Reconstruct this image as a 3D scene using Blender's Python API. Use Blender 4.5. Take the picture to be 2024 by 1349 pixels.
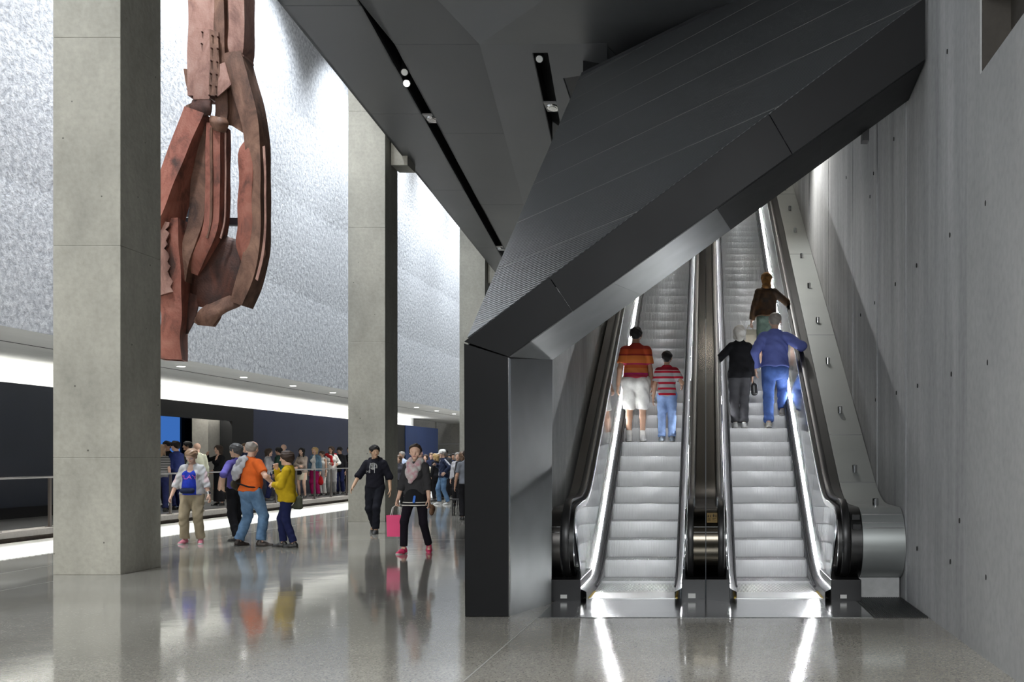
import bpy, bmesh, math, random
import numpy as np
from mathutils import Vector, Matrix
from mathutils.bvhtree import BVHTree

for o in list(bpy.data.objects):
    bpy.data.objects.remove(o)
random.seed(7)
rng = np.random.default_rng(7)
S = bpy.context.scene
COL = S.collection
PI = math.pi

# ------------------------------------------------------------------ camera
FPX, CX, CY, EYE = 2100.0, 1395.0, 905.0, 1.55
cam = bpy.data.cameras.new('camera')
cam.sensor_width = 36.0
cam.sensor_fit = 'HORIZONTAL'
cam.lens = 36.0 * FPX / 2024.0
cam.shift_x = (1012.0 - CX) / 2024.0
cam.shift_y = (CY - 674.5) / 2024.0
cam.clip_end = 300
camo = bpy.data.objects.new('camera', cam)
camo.location = (0, 0, EYE)
camo.rotation_euler = (PI / 2, 0, 0)
COL.objects.link(camo)
S.camera = camo

# ------------------------------------------------------------------ world, lights, exposure
S.view_settings.view_transform = 'Standard'
S.view_settings.look = 'None'
S.view_settings.gamma = 1.0
S.view_settings.use_curve_mapping = False
S.view_settings.exposure = 0.0
S.cycles.use_denoising = True
S.cycles.max_bounces = 8
S.cycles.diffuse_bounces = 4
S.cycles.glossy_bounces = 5
S.cycles.sample_clamp_indirect = 6.0
world = bpy.data.worlds.new('World')
S.world = world
world.use_nodes = True
bgn = world.node_tree.nodes['Background']
bgn.inputs[0].default_value = (0.80, 0.90, 1.0, 1)
bgn.inputs[1].default_value = 0.12

def lamp(kind, name, loc, target, power, color=(1, 1, 1), size=1.0, size_y=None, spot=60, blend=0.5, rad=0.1):
    l = bpy.data.lights.new(name, kind)
    l.energy = power
    l.color = color
    if kind == 'AREA':
        l.shape = 'RECTANGLE' if size_y else 'SQUARE'
        l.size = size
        if size_y: l.size_y = size_y
    if kind == 'SPOT':
        l.spot_size = math.radians(spot)
        l.spot_blend = blend
        l.shadow_soft_size = rad
    o = bpy.data.objects.new(name, l)
    o.location = loc
    d = Vector(target) - Vector(loc)
    o.rotation_euler = d.to_track_quat('-Z', 'Y').to_euler()
    COL.objects.link(o)
    return o

# wall washers high along the textured wall (track under the hall roof)
for i, y in enumerate([5, 10.5, 16, 21.5, 27, 32.5, 38, 43.5, 49, 54.5, 60]):
    lamp('SPOT', 'wall_washer', (-8.9, y, 15.2), (-11.2, y + 0.6, 5.0), 4600, (0.90, 0.95, 1.0), spot=92, blend=0.9, rad=0.25)
# unseen soft fill lights added under the hall roof, brightening floor and visitors
lamp('AREA', 'hall_fill', (-9.6, 22, 15.6), (-8.6, 20, 0), 2800, (0.95, 0.98, 1.0), size=2.0, size_y=22)
lamp('AREA', 'hall_fill', (-9.6, 48, 15.6), (-9.0, 46, 0), 2400, (0.95, 0.98, 1.0), size=2.0, size_y=22)
# unseen fill lights added behind and above the viewpoint for column, wall and floor
lamp('SPOT', 'lobby_fill_spot', (-5.5, -5.0, 7.5), (-9.3, 17, 2.6), 7200, (1.0, 0.96, 0.88), spot=40, blend=0.35, rad=0.9)
lamp('AREA', 'lobby_fill', (0.0, -4.0, 5.5), (2.1, 8.5, 1.0), 950, (0.96, 0.98, 1.0), size=3.0, size_y=2.0)
for lx, ly in ((-4.6, 5.0), (-1.2, 4.4), (1.0, 4.6)):
    lamp('SPOT', 'lobby_floor_fill', (lx, ly - 0.6, 8.0), (lx, ly + 0.3, 0.0), 980, (1.0, 0.98, 0.95), spot=84, blend=0.9, rad=0.3)
# escalator shaft lamps under its sloping lid
for sx, sy, sz, pw in ((-.8, 15.8, 6.2, 32), (.8, 15.8, 6.8, 32), (-.8, 19.3, 8.3, 45), (.8, 19.3, 8.3, 45), (.03, 21.6, 9.0, 14), (-.8, 22.6, 9.2, 70), (.8, 22.6, 9.2, 70), (.8, 26.0, 11.5, 220), (.8, 30.0, 14.0, 260)):
    lamp('SPOT', 'shaft_spot', (sx, sy, sz), (sx, sy - 0.9, 0), pw, (1.0, 0.93, 0.82), spot=100, blend=0.8, rad=0.035)
lamp('AREA', 'end_wall_fill', (-9.0, 58.0, 11.0), (-9.5, 67, 2.5), 900, (1.0, 0.97, 0.92), size=5.0, size_y=2.0)  # unseen fill light added to brighten the end wall
lamp('SPOT', 'wall_spot', (0.9, 20.6, 8.3), (2.157, 20.2, 6.3), 520, (1.0, 0.98, 0.94), spot=115, blend=0.9, rad=0.15)
lamp('AREA', 'relic_fill', (-6.3, 12.5, 14.5), (-9.0, 19, 6.0), 900, (1.0, 0.95, 0.90), size=1.5, size_y=1.5)  # soft light added out of view to lift the hanging relic

# ------------------------------------------------------------------ helpers
def P(px, py, Y):
    return Vector(((px - CX) * Y / FPX, Y, EYE - (py - CY) * Y / FPX))

MATS = {}
def srgb(c):
    return tuple(x / 12.92 if x <= 0.04045 else ((x + 0.055) / 1.055) ** 2.4 for x in c)

def pbr(name, col, rough=0.5, metal=0.0, spec=0.5, var=0.0, vscale=3.0, bump=0.0, bscale=20.0, emit=None, estr=0.0,
        col2=None, rvar=0.0, coat=0.0, sheen=0.0, stretch=(1, 1, 1), aniso=0.0, detail=6.0):
    if name in MATS: return MATS[name]
    m = bpy.data.materials.new(name)
    m.use_nodes = True
    nt = m.node_tree
    b = nt.nodes['Principled BSDF']
    L = nt.links.new
    b.inputs['Base Color'].default_value = (*col, 1)
    b.inputs['Roughness'].default_value = rough
    b.inputs['Metallic'].default_value = metal
    b.inputs['Specular IOR Level'].default_value = spec
    if coat: b.inputs['Coat Weight'].default_value = coat
    if sheen: b.inputs['Sheen Weight'].default_value = sheen
    if aniso: b.inputs['Anisotropic'].default_value = aniso
    if emit:
        b.inputs['Emission Color'].default_value = (*emit, 1)
        b.inputs['Emission Strength'].default_value = estr
    if var or bump or rvar or col2:
        tc = nt.nodes.new('ShaderNodeTexCoord')
        mp = nt.nodes.new('ShaderNodeMapping')
        mp.inputs['Scale'].default_value = stretch
        L(tc.outputs['Object'], mp.inputs['Vector'])
        if var or col2 or rvar:
            n = nt.nodes.new('ShaderNodeTexNoise')
            n.inputs['Scale'].default_value = vscale
            n.inputs['Detail'].default_value = detail
            n.inputs['Roughness'].default_value = 0.6
            L(mp.outputs[0], n.inputs['Vector'])
            r = nt.nodes.new('ShaderNodeValToRGB')
            r.color_ramp.elements[0].position = 0.3
            r.color_ramp.elements[1].position = 0.7
            lo = tuple(c * (1 - var) for c in col)
            hi = col2 if col2 else tuple(min(1, c * (1 + var)) for c in col)
            r.color_ramp.elements[0].color = (*lo, 1)
            r.color_ramp.elements[1].color = (*hi, 1)
            L(n.outputs['Fac'], r.inputs['Fac'])
            if var or col2: L(r.outputs['Color'], b.inputs['Base Color'])
            if rvar:
                mr = nt.nodes.new('ShaderNodeMapRange')
                mr.inputs['From Min'].default_value = 0.3
                mr.inputs['From Max'].default_value = 0.7
                mr.inputs['To Min'].default_value = max(0.02, rough - rvar)
                mr.inputs['To Max'].default_value = rough + rvar
                L(n.outputs['Fac'], mr.inputs['Value'])
                L(mr.outputs[0], b.inputs['Roughness'])
        if bump:
            n2 = nt.nodes.new('ShaderNodeTexNoise')
            n2.inputs['Scale'].default_value = bscale
            n2.inputs['Detail'].default_value = 4
            L(mp.outputs[0], n2.inputs['Vector'])
            bp = nt.nodes.new('ShaderNodeBump')
            bp.inputs['Strength'].default_value = bump
            bp.inputs['Distance'].default_value = 0.02
            L(n2.outputs['Fac'], bp.inputs['Height'])
            L(bp.outputs[0], b.inputs['Normal'])
    MATS[name] = m
    return m

class MB:
    def __init__(s): s.v = []; s.f = []
    def add(s, vs, fs):
        k = len(s.v)
        s.v += [tuple(v) for v in vs]
        s.f += [tuple(i + k for i in f) for f in fs]
        return s
    def box(s, x0, x1, y0, y1, z0, z1):
        return s.add([(x0,y0,z0),(x1,y0,z0),(x1,y1,z0),(x0,y1,z0),(x0,y0,z1),(x1,y0,z1),(x1,y1,z1),(x0,y1,z1)],
                     [(0,3,2,1),(4,5,6,7),(0,1,5,4),(1,2,6,5),(2,3,7,6),(3,0,4,7)])
    def prism(s, poly, ext):
        n = len(poly); e = Vector(ext)
        vs = [Vector(p) for p in poly] + [Vector(p) + e for p in poly]
        return s.add(vs, [tuple(range(n)), tuple(range(2*n-1, n-1, -1))] + [(i, i+n, (i+1) % n + n, (i+1) % n) for i in range(n)])
    def loft(s, rings, close=True, caps=True):
        n = len(rings[0]); m = len(rings)
        vs = [v for r in rings for v in r]; fs = []
        for i in range(m - 1):
            for j in range(n if close else n - 1):
                j2 = (j + 1) % n
                fs.append((i*n+j, i*n+j2, (i+1)*n+j2, (i+1)*n+j))
        if caps and close:
            fs.append(tuple(range(n-1, -1, -1))); fs.append(tuple(range((m-1)*n, m*n)))
        return s.add(vs, fs)
    def tube(s, pts, r, n=8, caps=True):
        pts = [Vector(p) for p in pts]; rings = []
        up = None
        for i, p in enumerate(pts):
            t = (pts[min(i+1, len(pts)-1)] - pts[max(i-1, 0)]).normalized()
            if up is None:
                up = Vector((0, 0, 1)) if abs(t.z) < 0.9 else Vector((1, 0, 0))
            a = t.cross(up).normalized(); up = a.cross(t).normalized()
            rr = r[i] if isinstance(r, (list, tuple)) else r
            rings.append([p + a * (rr * math.cos(2*PI*j/n)) + up * (rr * math.sin(2*PI*j/n)) for j in range(n)])
        return s.loft(rings, True, caps)
    def strip(s, x0, x1, path):
        """ribbon in X from a path of (y,z)"""
        vs = []
        for (y, z) in path: vs += [(x0, y, z), (x1, y, z)]
        return s.add(vs, [(2*i, 2*i+1, 2*i+3, 2*i+2) for i in range(len(path)-1)])
    def build(s, name, mat, parent=None, smooth=False, bevel=0.0, fix=True, **props):
        me = bpy.data.meshes.new(name)
        off = Vector(OFF.get(parent.name, (0, 0, 0))) if parent else Vector((0, 0, 0))
        me.from_pydata([tuple(Vector(v) - off) for v in s.v], [], s.f)
        if fix or bevel:
            bm = bmesh.new(); bm.from_mesh(me)
            if fix: bmesh.ops.recalc_face_normals(bm, faces=bm.faces)
            if bevel:
                ed = [e for e in bm.edges if len(e.link_faces) == 2 and e.calc_face_angle(0) > 0.5]
                bmesh.ops.bevel(bm, geom=ed, offset=bevel, segments=2, affect='EDGES', profile=0.5)
            bm.to_mesh(me); bm.free()
        me.materials.append(mat)
        if smooth:
            me.polygons.foreach_set('use_smooth', [True] * len(me.polygons))
            if smooth != 'all':
                try: me.set_sharp_from_angle(angle=math.radians(35))
                except Exception: pass
        o = bpy.data.objects.new(name, me)
        COL.objects.link(o)
        OFF[o.name] = tuple(off)
        if parent: o.parent = parent
        for k, v in props.items(): o[k] = v
        return o
OFF = {}

def thing(name, label, cat, loc, group=None, **props):
    o = bpy.data.objects.new(name, None)
    o.empty_display_size = 0.2
    o.location = loc
    COL.objects.link(o)
    OFF[o.name] = tuple(loc)
    o['label'] = label; o['category'] = cat
    if group: o['group'] = group
    for k, v in props.items(): o[k] = v
    return o

def clone(o, name=None, parent=None, loc=None):
    c = o.copy()
    COL.objects.link(c)
    if parent is not None: c.parent = parent
    if loc is not None: c.location = loc
    OFF[c.name] = OFF.get(o.name, (0, 0, 0))
    return c

# ------------------------------------------------------------------ materials
def concrete(name, c, var=0.12, streak=(1, 1, 0.35), bump=0.12, rough=0.75, big=0.8, dots=True):
    m = bpy.data.materials.new(name); m.use_nodes = True
    nt = m.node_tree; b = nt.nodes['Principled BSDF']; L = nt.links.new; N = nt.nodes.new
    tc = N('ShaderNodeTexCoord'); mp = N('ShaderNodeMapping'); mp.inputs['Scale'].default_value = streak
    L(tc.outputs['Object'], mp.inputs['Vector'])
    n1 = N('ShaderNodeTexNoise'); n1.inputs['Scale'].default_value = big; n1.inputs['Detail'].default_value = 7; n1.inputs['Roughness'].default_value = 0.62
    L(mp.outputs[0], n1.inputs['Vector'])
    n2 = N('ShaderNodeTexNoise'); n2.inputs['Scale'].default_value = 14; n2.inputs['Detail'].default_value = 5
    L(tc.outputs['Object'], n2.inputs['Vector'])
    r = N('ShaderNodeValToRGB'); r.color_ramp.elements[0].position = 0.32; r.color_ramp.elements[1].position = 0.7
    r.color_ramp.elements[0].color = (*[x * (1 - var * 1.5) for x in c], 1)
    r.color_ramp.elements[1].color = (*[x * (1 + var) for x in c], 1)
    L(n1.outputs['Fac'], r.inputs['Fac'])
    mx = N('ShaderNodeMix'); mx.data_type = 'RGBA'; mx.blend_type = 'MULTIPLY'; mx.inputs['Factor'].default_value = 1.0
    r2 = N('ShaderNodeValToRGB'); r2.color_ramp.elements[0].position = 0.25; r2.color_ramp.elements[1].position = 0.6
    r2.color_ramp.elements[0].color = (0.86, 0.86, 0.86, 1); r2.color_ramp.elements[1].color = (1, 1, 1, 1)
    L(n2.outputs['Fac'], r2.inputs['Fac'])
    L(r.outputs[0], mx.inputs['A']); L(r2.outputs[0], mx.inputs['B'])
    last = mx.outputs['Result']
    if dots:   # small blow holes
        v = N('ShaderNodeTexVoronoi'); v.inputs['Scale'].default_value = 3.2
        L(tc.outputs['Object'], v.inputs['Vector'])
        rr = N('ShaderNodeValToRGB'); rr.color_ramp.elements[0].position = 0.03; rr.color_ramp.elements[1].position = 0.05
        rr.color_ramp.elements[0].color = (0.25, 0.25, 0.25, 1); rr.color_ramp.elements[1].color = (1, 1, 1, 1)
        L(v.outputs['Distance'], rr.inputs['Fac'])
        m2 = N('ShaderNodeMix'); m2.data_type = 'RGBA'; m2.blend_type = 'MULTIPLY'; m2.inputs['Factor'].default_value = 1.0
        L(last, m2.inputs['A']); L(rr.outputs[0], m2.inputs['B']); last = m2.outputs['Result']
    L(last, b.inputs['Base Color'])
    b.inputs['Roughness'].default_value = rough
    b.inputs['Specular IOR Level'].default_value = 0.3
    bp = N('ShaderNodeBump'); bp.inputs['Strength'].default_value = bump; bp.inputs['Distance'].default_value = 0.02
    L(n2.outputs['Fac'], bp.inputs['Height']); L(bp.outputs[0], b.inputs['Normal'])
    MATS[name] = m
    return m

M_col = concrete('column_concrete', (0.325, 0.318, 0.278), var=0.17, streak=(1, 1, 0.5), big=1.1, bump=.2)
M_rwall = concrete('board_concrete', (0.40, 0.405, 0.405), var=0.20, streak=(1, 1.6, 0.16), big=1.5, dots=False)
M_rwall2 = concrete('smooth_concrete', (0.42, 0.425, 0.42), var=0.10, streak=(1, 1, 0.5), big=0.7, dots=False)
M_plaster = concrete('shaft_plaster', (0.34, 0.35, 0.345), var=0.28, streak=(1, 1, 0.25), big=1.0, dots=False, rough=0.5)
M_endwall = concrete('end_concrete', (0.42, 0.40, 0.36), var=0.12, streak=(1, 1, 1), dots=True)
M_slab = concrete('slab_concrete', (0.50, 0.48, 0.45), var=0.08, streak=(1, .3, 1), dots=False)
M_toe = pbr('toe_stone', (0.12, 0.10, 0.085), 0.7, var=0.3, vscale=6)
M_soffit = pbr('soffit_plaster', (0.62, 0.62, 0.60), 0.7, var=0.06, vscale=2.5, stretch=(1, 0.3, 1), bump=0.05, bscale=30)
M_white = pbr('white_paint', (0.82, 0.83, 0.80), 0.6)
M_navy = pbr('navy_panel', (0.033, 0.044, 0.100), 0.45, var=0.08, vscale=0.8, spec=0.35)
M_blue = pbr('blue_panel', (0.028, 0.065, 0.21), 0.5, var=0.06, vscale=0.8, spec=0.35)
M_char = pbr('charcoal_panel', (0.021, 0.026, 0.041), 0.45, var=0.08, vscale=0.8)
M_black = pbr('black_void', (0.006, 0.006, 0.007), 0.6)
M_steel = pbr('dark_steel', (0.013, 0.0133, 0.0138), 0.45, metal=0.0, spec=0.14, var=0.10, vscale=0.7, rvar=0.05)
M_ceil = pbr('ceiling_steel', (0.105, 0.108, 0.112), 0.45, metal=0.4, var=0.08, vscale=0.6, rvar=0.05)
M_patina = pbr('patina_steel', (0.17, 0.175, 0.175), 0.42, metal=0.95, var=0.22, vscale=0.9, detail=3)
M_stain = pbr('brushed_stainless', (0.36, 0.37, 0.36), 0.27, metal=1.0, var=0.06, vscale=3, stretch=(0.2, 4, 4), aniso=0.5)
M_deck = pbr('deck_stainless', (0.34, 0.36, 0.35), 0.42, metal=0.6, var=0.05, vscale=1.2)
M_mirror = pbr('mirror_stainless', (0.62, 0.64, 0.65), 0.09, metal=1.0)
M_chrome = pbr('chrome', (0.75, 0.75, 0.75), 0.12, metal=1.0)
M_rubber = pbr('black_rubber', (0.012, 0.012, 0.012), 0.38)
M_blackm = pbr('black_plastic', (0.010, 0.010, 0.011), 0.32)
M_alu = pbr('step_aluminium', (0.80, 0.805, 0.81), 0.40, metal=0.25, var=0.04, vscale=5)
M_ideck = pbr('inner_deck_grey', (0.030, 0.030, 0.031), 0.55, spec=0.2)
M_edge = pbr('edge_stainless', (0.055, 0.055, 0.054), 0.38, metal=1.0)
M_divider = pbr('dark_bronze_stainless', (0.050, 0.045, 0.036), 0.20, metal=1.0, var=0.06, vscale=3, stretch=(0.2, 4, 4))
M_skirt = pbr('skirt_steel', (0.26, 0.265, 0.27), 0.32, metal=0.9)
M_brush = pbr('brush_bristle', (0.05, 0.05, 0.055), 0.7, var=0.4, vscale=60)
M_led = pbr('led_light', (1, 1, 1), 0.5, emit=(0.96, 0.98, 1.0), estr=150.0)
M_cove = pbr('cove_lamp', (1, 1, 1), 0.5, emit=(1.0, 0.99, 0.93), estr=20.0)
M_down = pbr('downlight_glow', (1, 1, 1), 0.5, emit=(1.0, 0.98, 0.94), estr=12.0)
M_spotglow = pbr('spot_glow', (1, 1, 1), 0.5, emit=(1.0, 0.98, 0.94), estr=6.0)
M_plate = pbr('landing_steel', (0.50, 0.51, 0.51), 0.16, metal=1.0, var=0.05, vscale=4, stretch=(0.2, 6, 1), rvar=0.04)
M_grate = pbr('grate_metal', (0.06, 0.06, 0.062), 0.4, metal=0.7)
M_yellow = pbr('yellow_paint', (0.55, 0.38, 0.04), 0.5)
M_comb = pbr('comb_aluminium', (0.6, 0.61, 0.60), 0.35, metal=0.8)
M_label = pbr('pale_label', (0.5, 0.5, 0.48), 0.4)
M_sign = pbr('tan_sign', (0.22, 0.15, 0.06), 0.5)
M_ink = pbr('sign_ink', (0.01, 0.009, 0.008), 0.6)
M_rail = pbr('rail_bronze', (0.16, 0.14, 0.125), 0.35, metal=0.7)
M_railtop = pbr('rail_steel', (0.30, 0.29, 0.28), 0.3, metal=0.9)
M_strip = pbr('pale_floor_band', (0.74, 0.73, 0.70), 0.30, var=0.05, vscale=1.5)
M_stud = pbr('white_studs', (0.8, 0.8, 0.78), 0.5)

# polished terrazzo-like concrete floor
def floor_mat():
    m = bpy.data.materials.new('polished_concrete'); m.use_nodes = True
    nt = m.node_tree; b = nt.nodes['Principled BSDF']; L = nt.links.new; N = nt.nodes.new
    tc = N('ShaderNodeTexCoord')
    n1 = N('ShaderNodeTexNoise'); n1.inputs['Scale'].default_value = 0.5; n1.inputs['Detail'].default_value = 6
    L(tc.outputs['Object'], n1.inputs['Vector'])
    r1 = N('ShaderNodeValToRGB'); r1.color_ramp.elements[0].position = 0.35; r1.color_ramp.elements[1].position = 0.65
    r1.color_ramp.elements[0].color = (0.23, 0.222, 0.195, 1); r1.color_ramp.elements[1].color = (0.31, 0.302, 0.275, 1)
    L(n1.outputs['Fac'], r1.inputs['Fac'])
    v = N('ShaderNodeTexVoronoi'); v.inputs['Scale'].default_value = 85
    L(tc.outputs['Object'], v.inputs['Vector'])
    r2 = N('ShaderNodeValToRGB')
    e = r2.color_ramp.elements
    e[0].position = 0.0; e[0].color = (0.45, 0.45, 0.44, 1)
    e[1].position = 1.0; e[1].color = (1.5, 1.5, 1.45, 1)
    x = e.new(0.35); x.color = (0.85, 0.85, 0.85, 1)
    x = e.new(0.8); x.color = (1.05, 1.05, 1.03, 1)
    L(v.outputs['Color'], r2.inputs['Fac'])
    mx = N('ShaderNodeMix'); mx.data_type = 'RGBA'; mx.blend_type = 'MULTIPLY'; mx.inputs['Factor'].default_value = 1.0
    L(r1.outputs[0], mx.inputs['A']); L(r2.outputs[0], mx.inputs['B'])
    L(mx.outputs['Result'], b.inputs['Base Color'])
    n3 = N('ShaderNodeTexNoise'); n3.inputs['Scale'].default_value = 1.2; n3.inputs['Detail'].default_value = 3
    L(tc.outputs['Object'], n3.inputs['Vector'])
    mr = N('ShaderNodeMapRange'); mr.inputs['To Min'].default_value = 0.05; mr.inputs['To Max'].default_value = 0.12
    L(n3.outputs['Fac'], mr.inputs['Value']); L(mr.outputs[0], b.inputs['Roughness'])
    b.inputs['Specular IOR Level'].default_value = 0.62
    n4 = N('ShaderNodeTexNoise'); n4.inputs['Scale'].default_value = 2.2; n4.inputs['Detail'].default_value = 2
    L(tc.outputs['Object'], n4.inputs['Vector'])
    bp = N('ShaderNodeBump'); bp.inputs['Strength'].default_value = 0.06; bp.inputs['Distance'].default_value = 0.02
    L(n4.outputs['Fac'], bp.inputs['Height']); L(bp.outputs[0], b.inputs['Normal'])
    return m
M_floor = floor_mat()

# foamed-metal textured wall panel
def foam_mat():
    m = bpy.data.materials.new('foamed_aluminium'); m.use_nodes = True
    nt = m.node_tree; b = nt.nodes['Principled BSDF']; L = nt.links.new; N = nt.nodes.new
    tc = N('ShaderNodeTexCoord')
    v = N('ShaderNodeTexNoise'); v.inputs['Scale'].default_value = 9.0; v.inputs['Detail'].default_value = 7; v.inputs['Roughness'].default_value = 0.7
    L(tc.outputs['Object'], v.inputs['Vector'])
    r = N('ShaderNodeValToRGB'); r.color_ramp.elements[0].position = 0.38; r.color_ramp.elements[1].position = 0.62
    r.color_ramp.elements[0].color = (0.40, 0.42, 0.46, 1); r.color_ramp.elements[1].color = (0.78, 0.80, 0.83, 1)
    L(v.outputs['Fac'], r.inputs['Fac']); L(r.outputs[0], b.inputs['Base Color'])
    b.inputs['Roughness'].default_value = 0.55; b.inputs['Metallic'].default_value = 0.15
    bp = N('ShaderNodeBump'); bp.inputs['Strength'].default_value = 0.65; bp.inputs['Distance'].default_value = 0.06
    L(v.outputs['Fac'], bp.inputs['Height']); L(bp.outputs[0], b.inputs['Normal'])
    return m
M_foam = foam_mat()

# ------------------------------------------------------------------ floor
MB().box(-24, 2.6, -8, 68, -0.25, 0).build('floor', M_floor, kind='structure')
flo = bpy.data.objects['floor']
MB().box(-12.57, -10.7, -2, 66, 0.0, 0.006).build('pale_strip', M_strip, flo, label='pale strip of floor along the platform')  # strip of floor in a paler colour
sm = MB()
for i in range(230):
    y = 6 + i * 0.16
    sm.box(-10.70, -10.60, y, y + 0.075, 0.0, 0.008)
sm.build('strip_studs', M_stud, flo, kind='stuff', label='row of small white studs along the pale strip')
# fine saw-cut joints in the floor
jm = MB()
def joint(a, b, w=0.012):
    a = Vector(a); b = Vector(b); d = (b - a).normalized(); n = Vector((-d.y, d.x, 0)) * w / 2
    jm.add([a - n, b - n, b + n, a + n], [(0, 1, 2, 3)])
def fl(px, py):
    Y = FPX * EYE / (py - CY); return ((px - CX) * Y / FPX, Y, 0.002)
joint(fl(915, 1349), fl(1062, 1222)); joint(fl(0, 1169), fl(105, 1150)); joint((-9.4, 4, .002), (-9.4, 60, .002)); joint((-7.6, 20, .002), (-2.4, 20, .002))
joint((-7.6, 31.5, .002), (-2.4, 31.5, .002))
jm.build('floor_joint', pbr('joint_grey', (0.30, 0.30, 0.28), 0.4), flo)

# ------------------------------------------------------------------ left hall: textured wall, soffit, back walls
wl = bpy.data.objects.new('wall_left', None); COL.objects.link(wl); wl['kind'] = 'structure'; OFF['wall_left'] = (0, 0, 0)
rows = [3.68, 6.10, 8.62, 11.12, 13.62, 16.1]
for i in range(5):
    z0, z1 = rows[i], rows[i + 1]
    prof = []
    for k in range(9):
        t = k / 8
        prof.append((-11.30 - 0.050 * t ** 2 - 0.050 * (1 - t) ** 2, z0 + (z1 - z0) * t))
    for a, bb in ((-4, 19.4), (19.4, 43.3), (43.3, 67)):
        vs = [(x, a, z) for x, z in prof] + [(x, bb, z) for x, z in prof] + [(-11.365, a, z0), (-11.365, bb, z0), (-11.365, a, z1), (-11.365, bb, z1)]
        n = 9
        fs = [(k, k + 1, n + k + 1, n + k) for k in range(8)] + [(0, n, 2*n+1, 2*n), (8, 2*n+2, 2*n+3, 2*n-1)]
        MB().add(vs, fs).build('wall_panel', M_foam, wl, smooth=True)
MB().box(-16.2, -11.37, -4, 66.8, 3.68, 4.1).build('ceiling_soffit', M_soffit, kind='structure')
sof = bpy.data.objects['ceiling_soffit']
MB().box(-12.83, -12.79, -4, 66.8, 3.674, 3.681).build('soffit_groove', M_black, sof)
# back wall of the low gallery with light band over dark panels
wb = MB().box(-16.2, -15.9, -4, 29.4, 0, 3.7).box(-16.2, -15.9, 35.7, 57.8, 0, 3.7).box(-16.2, -15.9, 29.4, 35.7, 3.19, 3.7).build('wall_gallery', M_white, kind='structure')
MB().box(-15.55, -15.45, -3, 57.4, 3.05, 3.11).build('cove_lamp', M_cove, wb, label='glowing lamp strip behind the dark panels')
MB().box(-15.3, -15.2, -3, 29.4, 0.45, 3.19).build('dark_panel', M_char, wb)
MB().box(-15.3, -15.22, -3, 29.4, 0.2, 0.45).build('plinth_recess', M_black, wb)
MB().box(-15.3, -15.2, 35.7, 52.0, 0.2, 3.19).build('navy_panel', M_navy, wb)
MB().box(-15.3, -15.24, 52.0, 53.8, 0.2, 3.19).build('dark_panel', M_black, wb)
MB().box(-15.3, -15.2, 53.8, 60.3, 0.0, 3.19).build('blue_panel', M_blue, wb)
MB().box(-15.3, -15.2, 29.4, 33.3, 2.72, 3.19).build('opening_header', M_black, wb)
MB().box(-16.1, -15.6, 33.3, 34.1, 0.2, 3.0).build('opening_pier', M_endwall, wb)
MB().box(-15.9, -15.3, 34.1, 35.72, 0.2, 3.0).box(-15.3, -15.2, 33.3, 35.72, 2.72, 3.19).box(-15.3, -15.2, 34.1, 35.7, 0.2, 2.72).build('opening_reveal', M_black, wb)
# dark room beyond the opening
rm = MB().box(-23.2, -23, 24, 48, 0, 3.7).box(-23, -16.2, 23.8, 24, 0, 3.7).box(-23, -16.2, 48, 48.2, 0, 3.7).box(-23.2, -16, 24, 48, 3.6, 3.8).build('wall_inner_room', M_char, kind='structure')
sc = thing('projection_screen', 'glowing blue projection wall in the dark opening behind the queue', 'screen', (-19.5, 36, 0.2))
M_scr = pbr('blue_screen', (0.02, 0.06, 0.2), 0.6, emit=(0.055, 0.19, 0.60), estr=0.75)
vs = MB().box(-19.6, -19.5, 33.0, 39.4, 0.2, 3.2).build('screen_surface', M_scr, sc)
MB().box(-19.5, -19.46, 36.0, 37.2, 1.2, 1.9).build('bright_image', pbr('screen_image', (0.1, 0.2, 0.4), 0.6, emit=(0.3, 0.55, 0.9), estr=1.2), sc)
MB().box(-19.62, -19.44, 39.4, 39.6, 0.2, 3.2).build('screen_frame', M_black, sc)

# raised walkway with toe recess
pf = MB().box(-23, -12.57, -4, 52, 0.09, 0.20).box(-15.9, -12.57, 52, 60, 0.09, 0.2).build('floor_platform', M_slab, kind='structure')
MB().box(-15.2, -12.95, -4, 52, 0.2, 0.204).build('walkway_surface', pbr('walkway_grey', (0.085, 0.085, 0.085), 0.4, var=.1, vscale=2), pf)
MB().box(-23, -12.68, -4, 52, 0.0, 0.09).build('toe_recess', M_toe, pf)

# handrail along the walkway
ra = thing('handrail', 'slim metal railing with round top bar along the raised walkway', 'railing', (-12.75, 20, 0.2))
MB().tube([(-12.75, -2, 1.17), (-12.75, 51, 1.17)], 0.022, 10).build('top_rail', M_railtop, ra, smooth=True)
for i in range(-9, 20):
    y = 20.65 + i * 1.552
    if y > 51: break
    m = MB().box(-12.77, -12.73, y - 0.03, y + 0.03, 0.2, 1.15).box(-12.81, -12.69, y - 0.06, y + 0.06, 0.2, 0.212)
    m.build('rail_post', M_rail, ra)

# end wall
we = thing('wall_end', 'end', 'wall', (0, 67, 0)); del we['label']; del we['category']; we['kind'] = 'structure'
for i, (x0, x1) in enumerate(((-24, -17.05), (-17.0, -15.15), (-15.1, -12.3), (-12.25, -9.5), (-9.45, -6.7), (-6.65, -2.4))):
    MB().box(x0, x1, 67, 67.4, 0, 2.4).build('concrete_panel', M_endwall, we)
    MB().box(x0, x1, 67.02, 67.4, 2.42, 16).build('concrete_panel', M_endwall, we)

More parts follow.
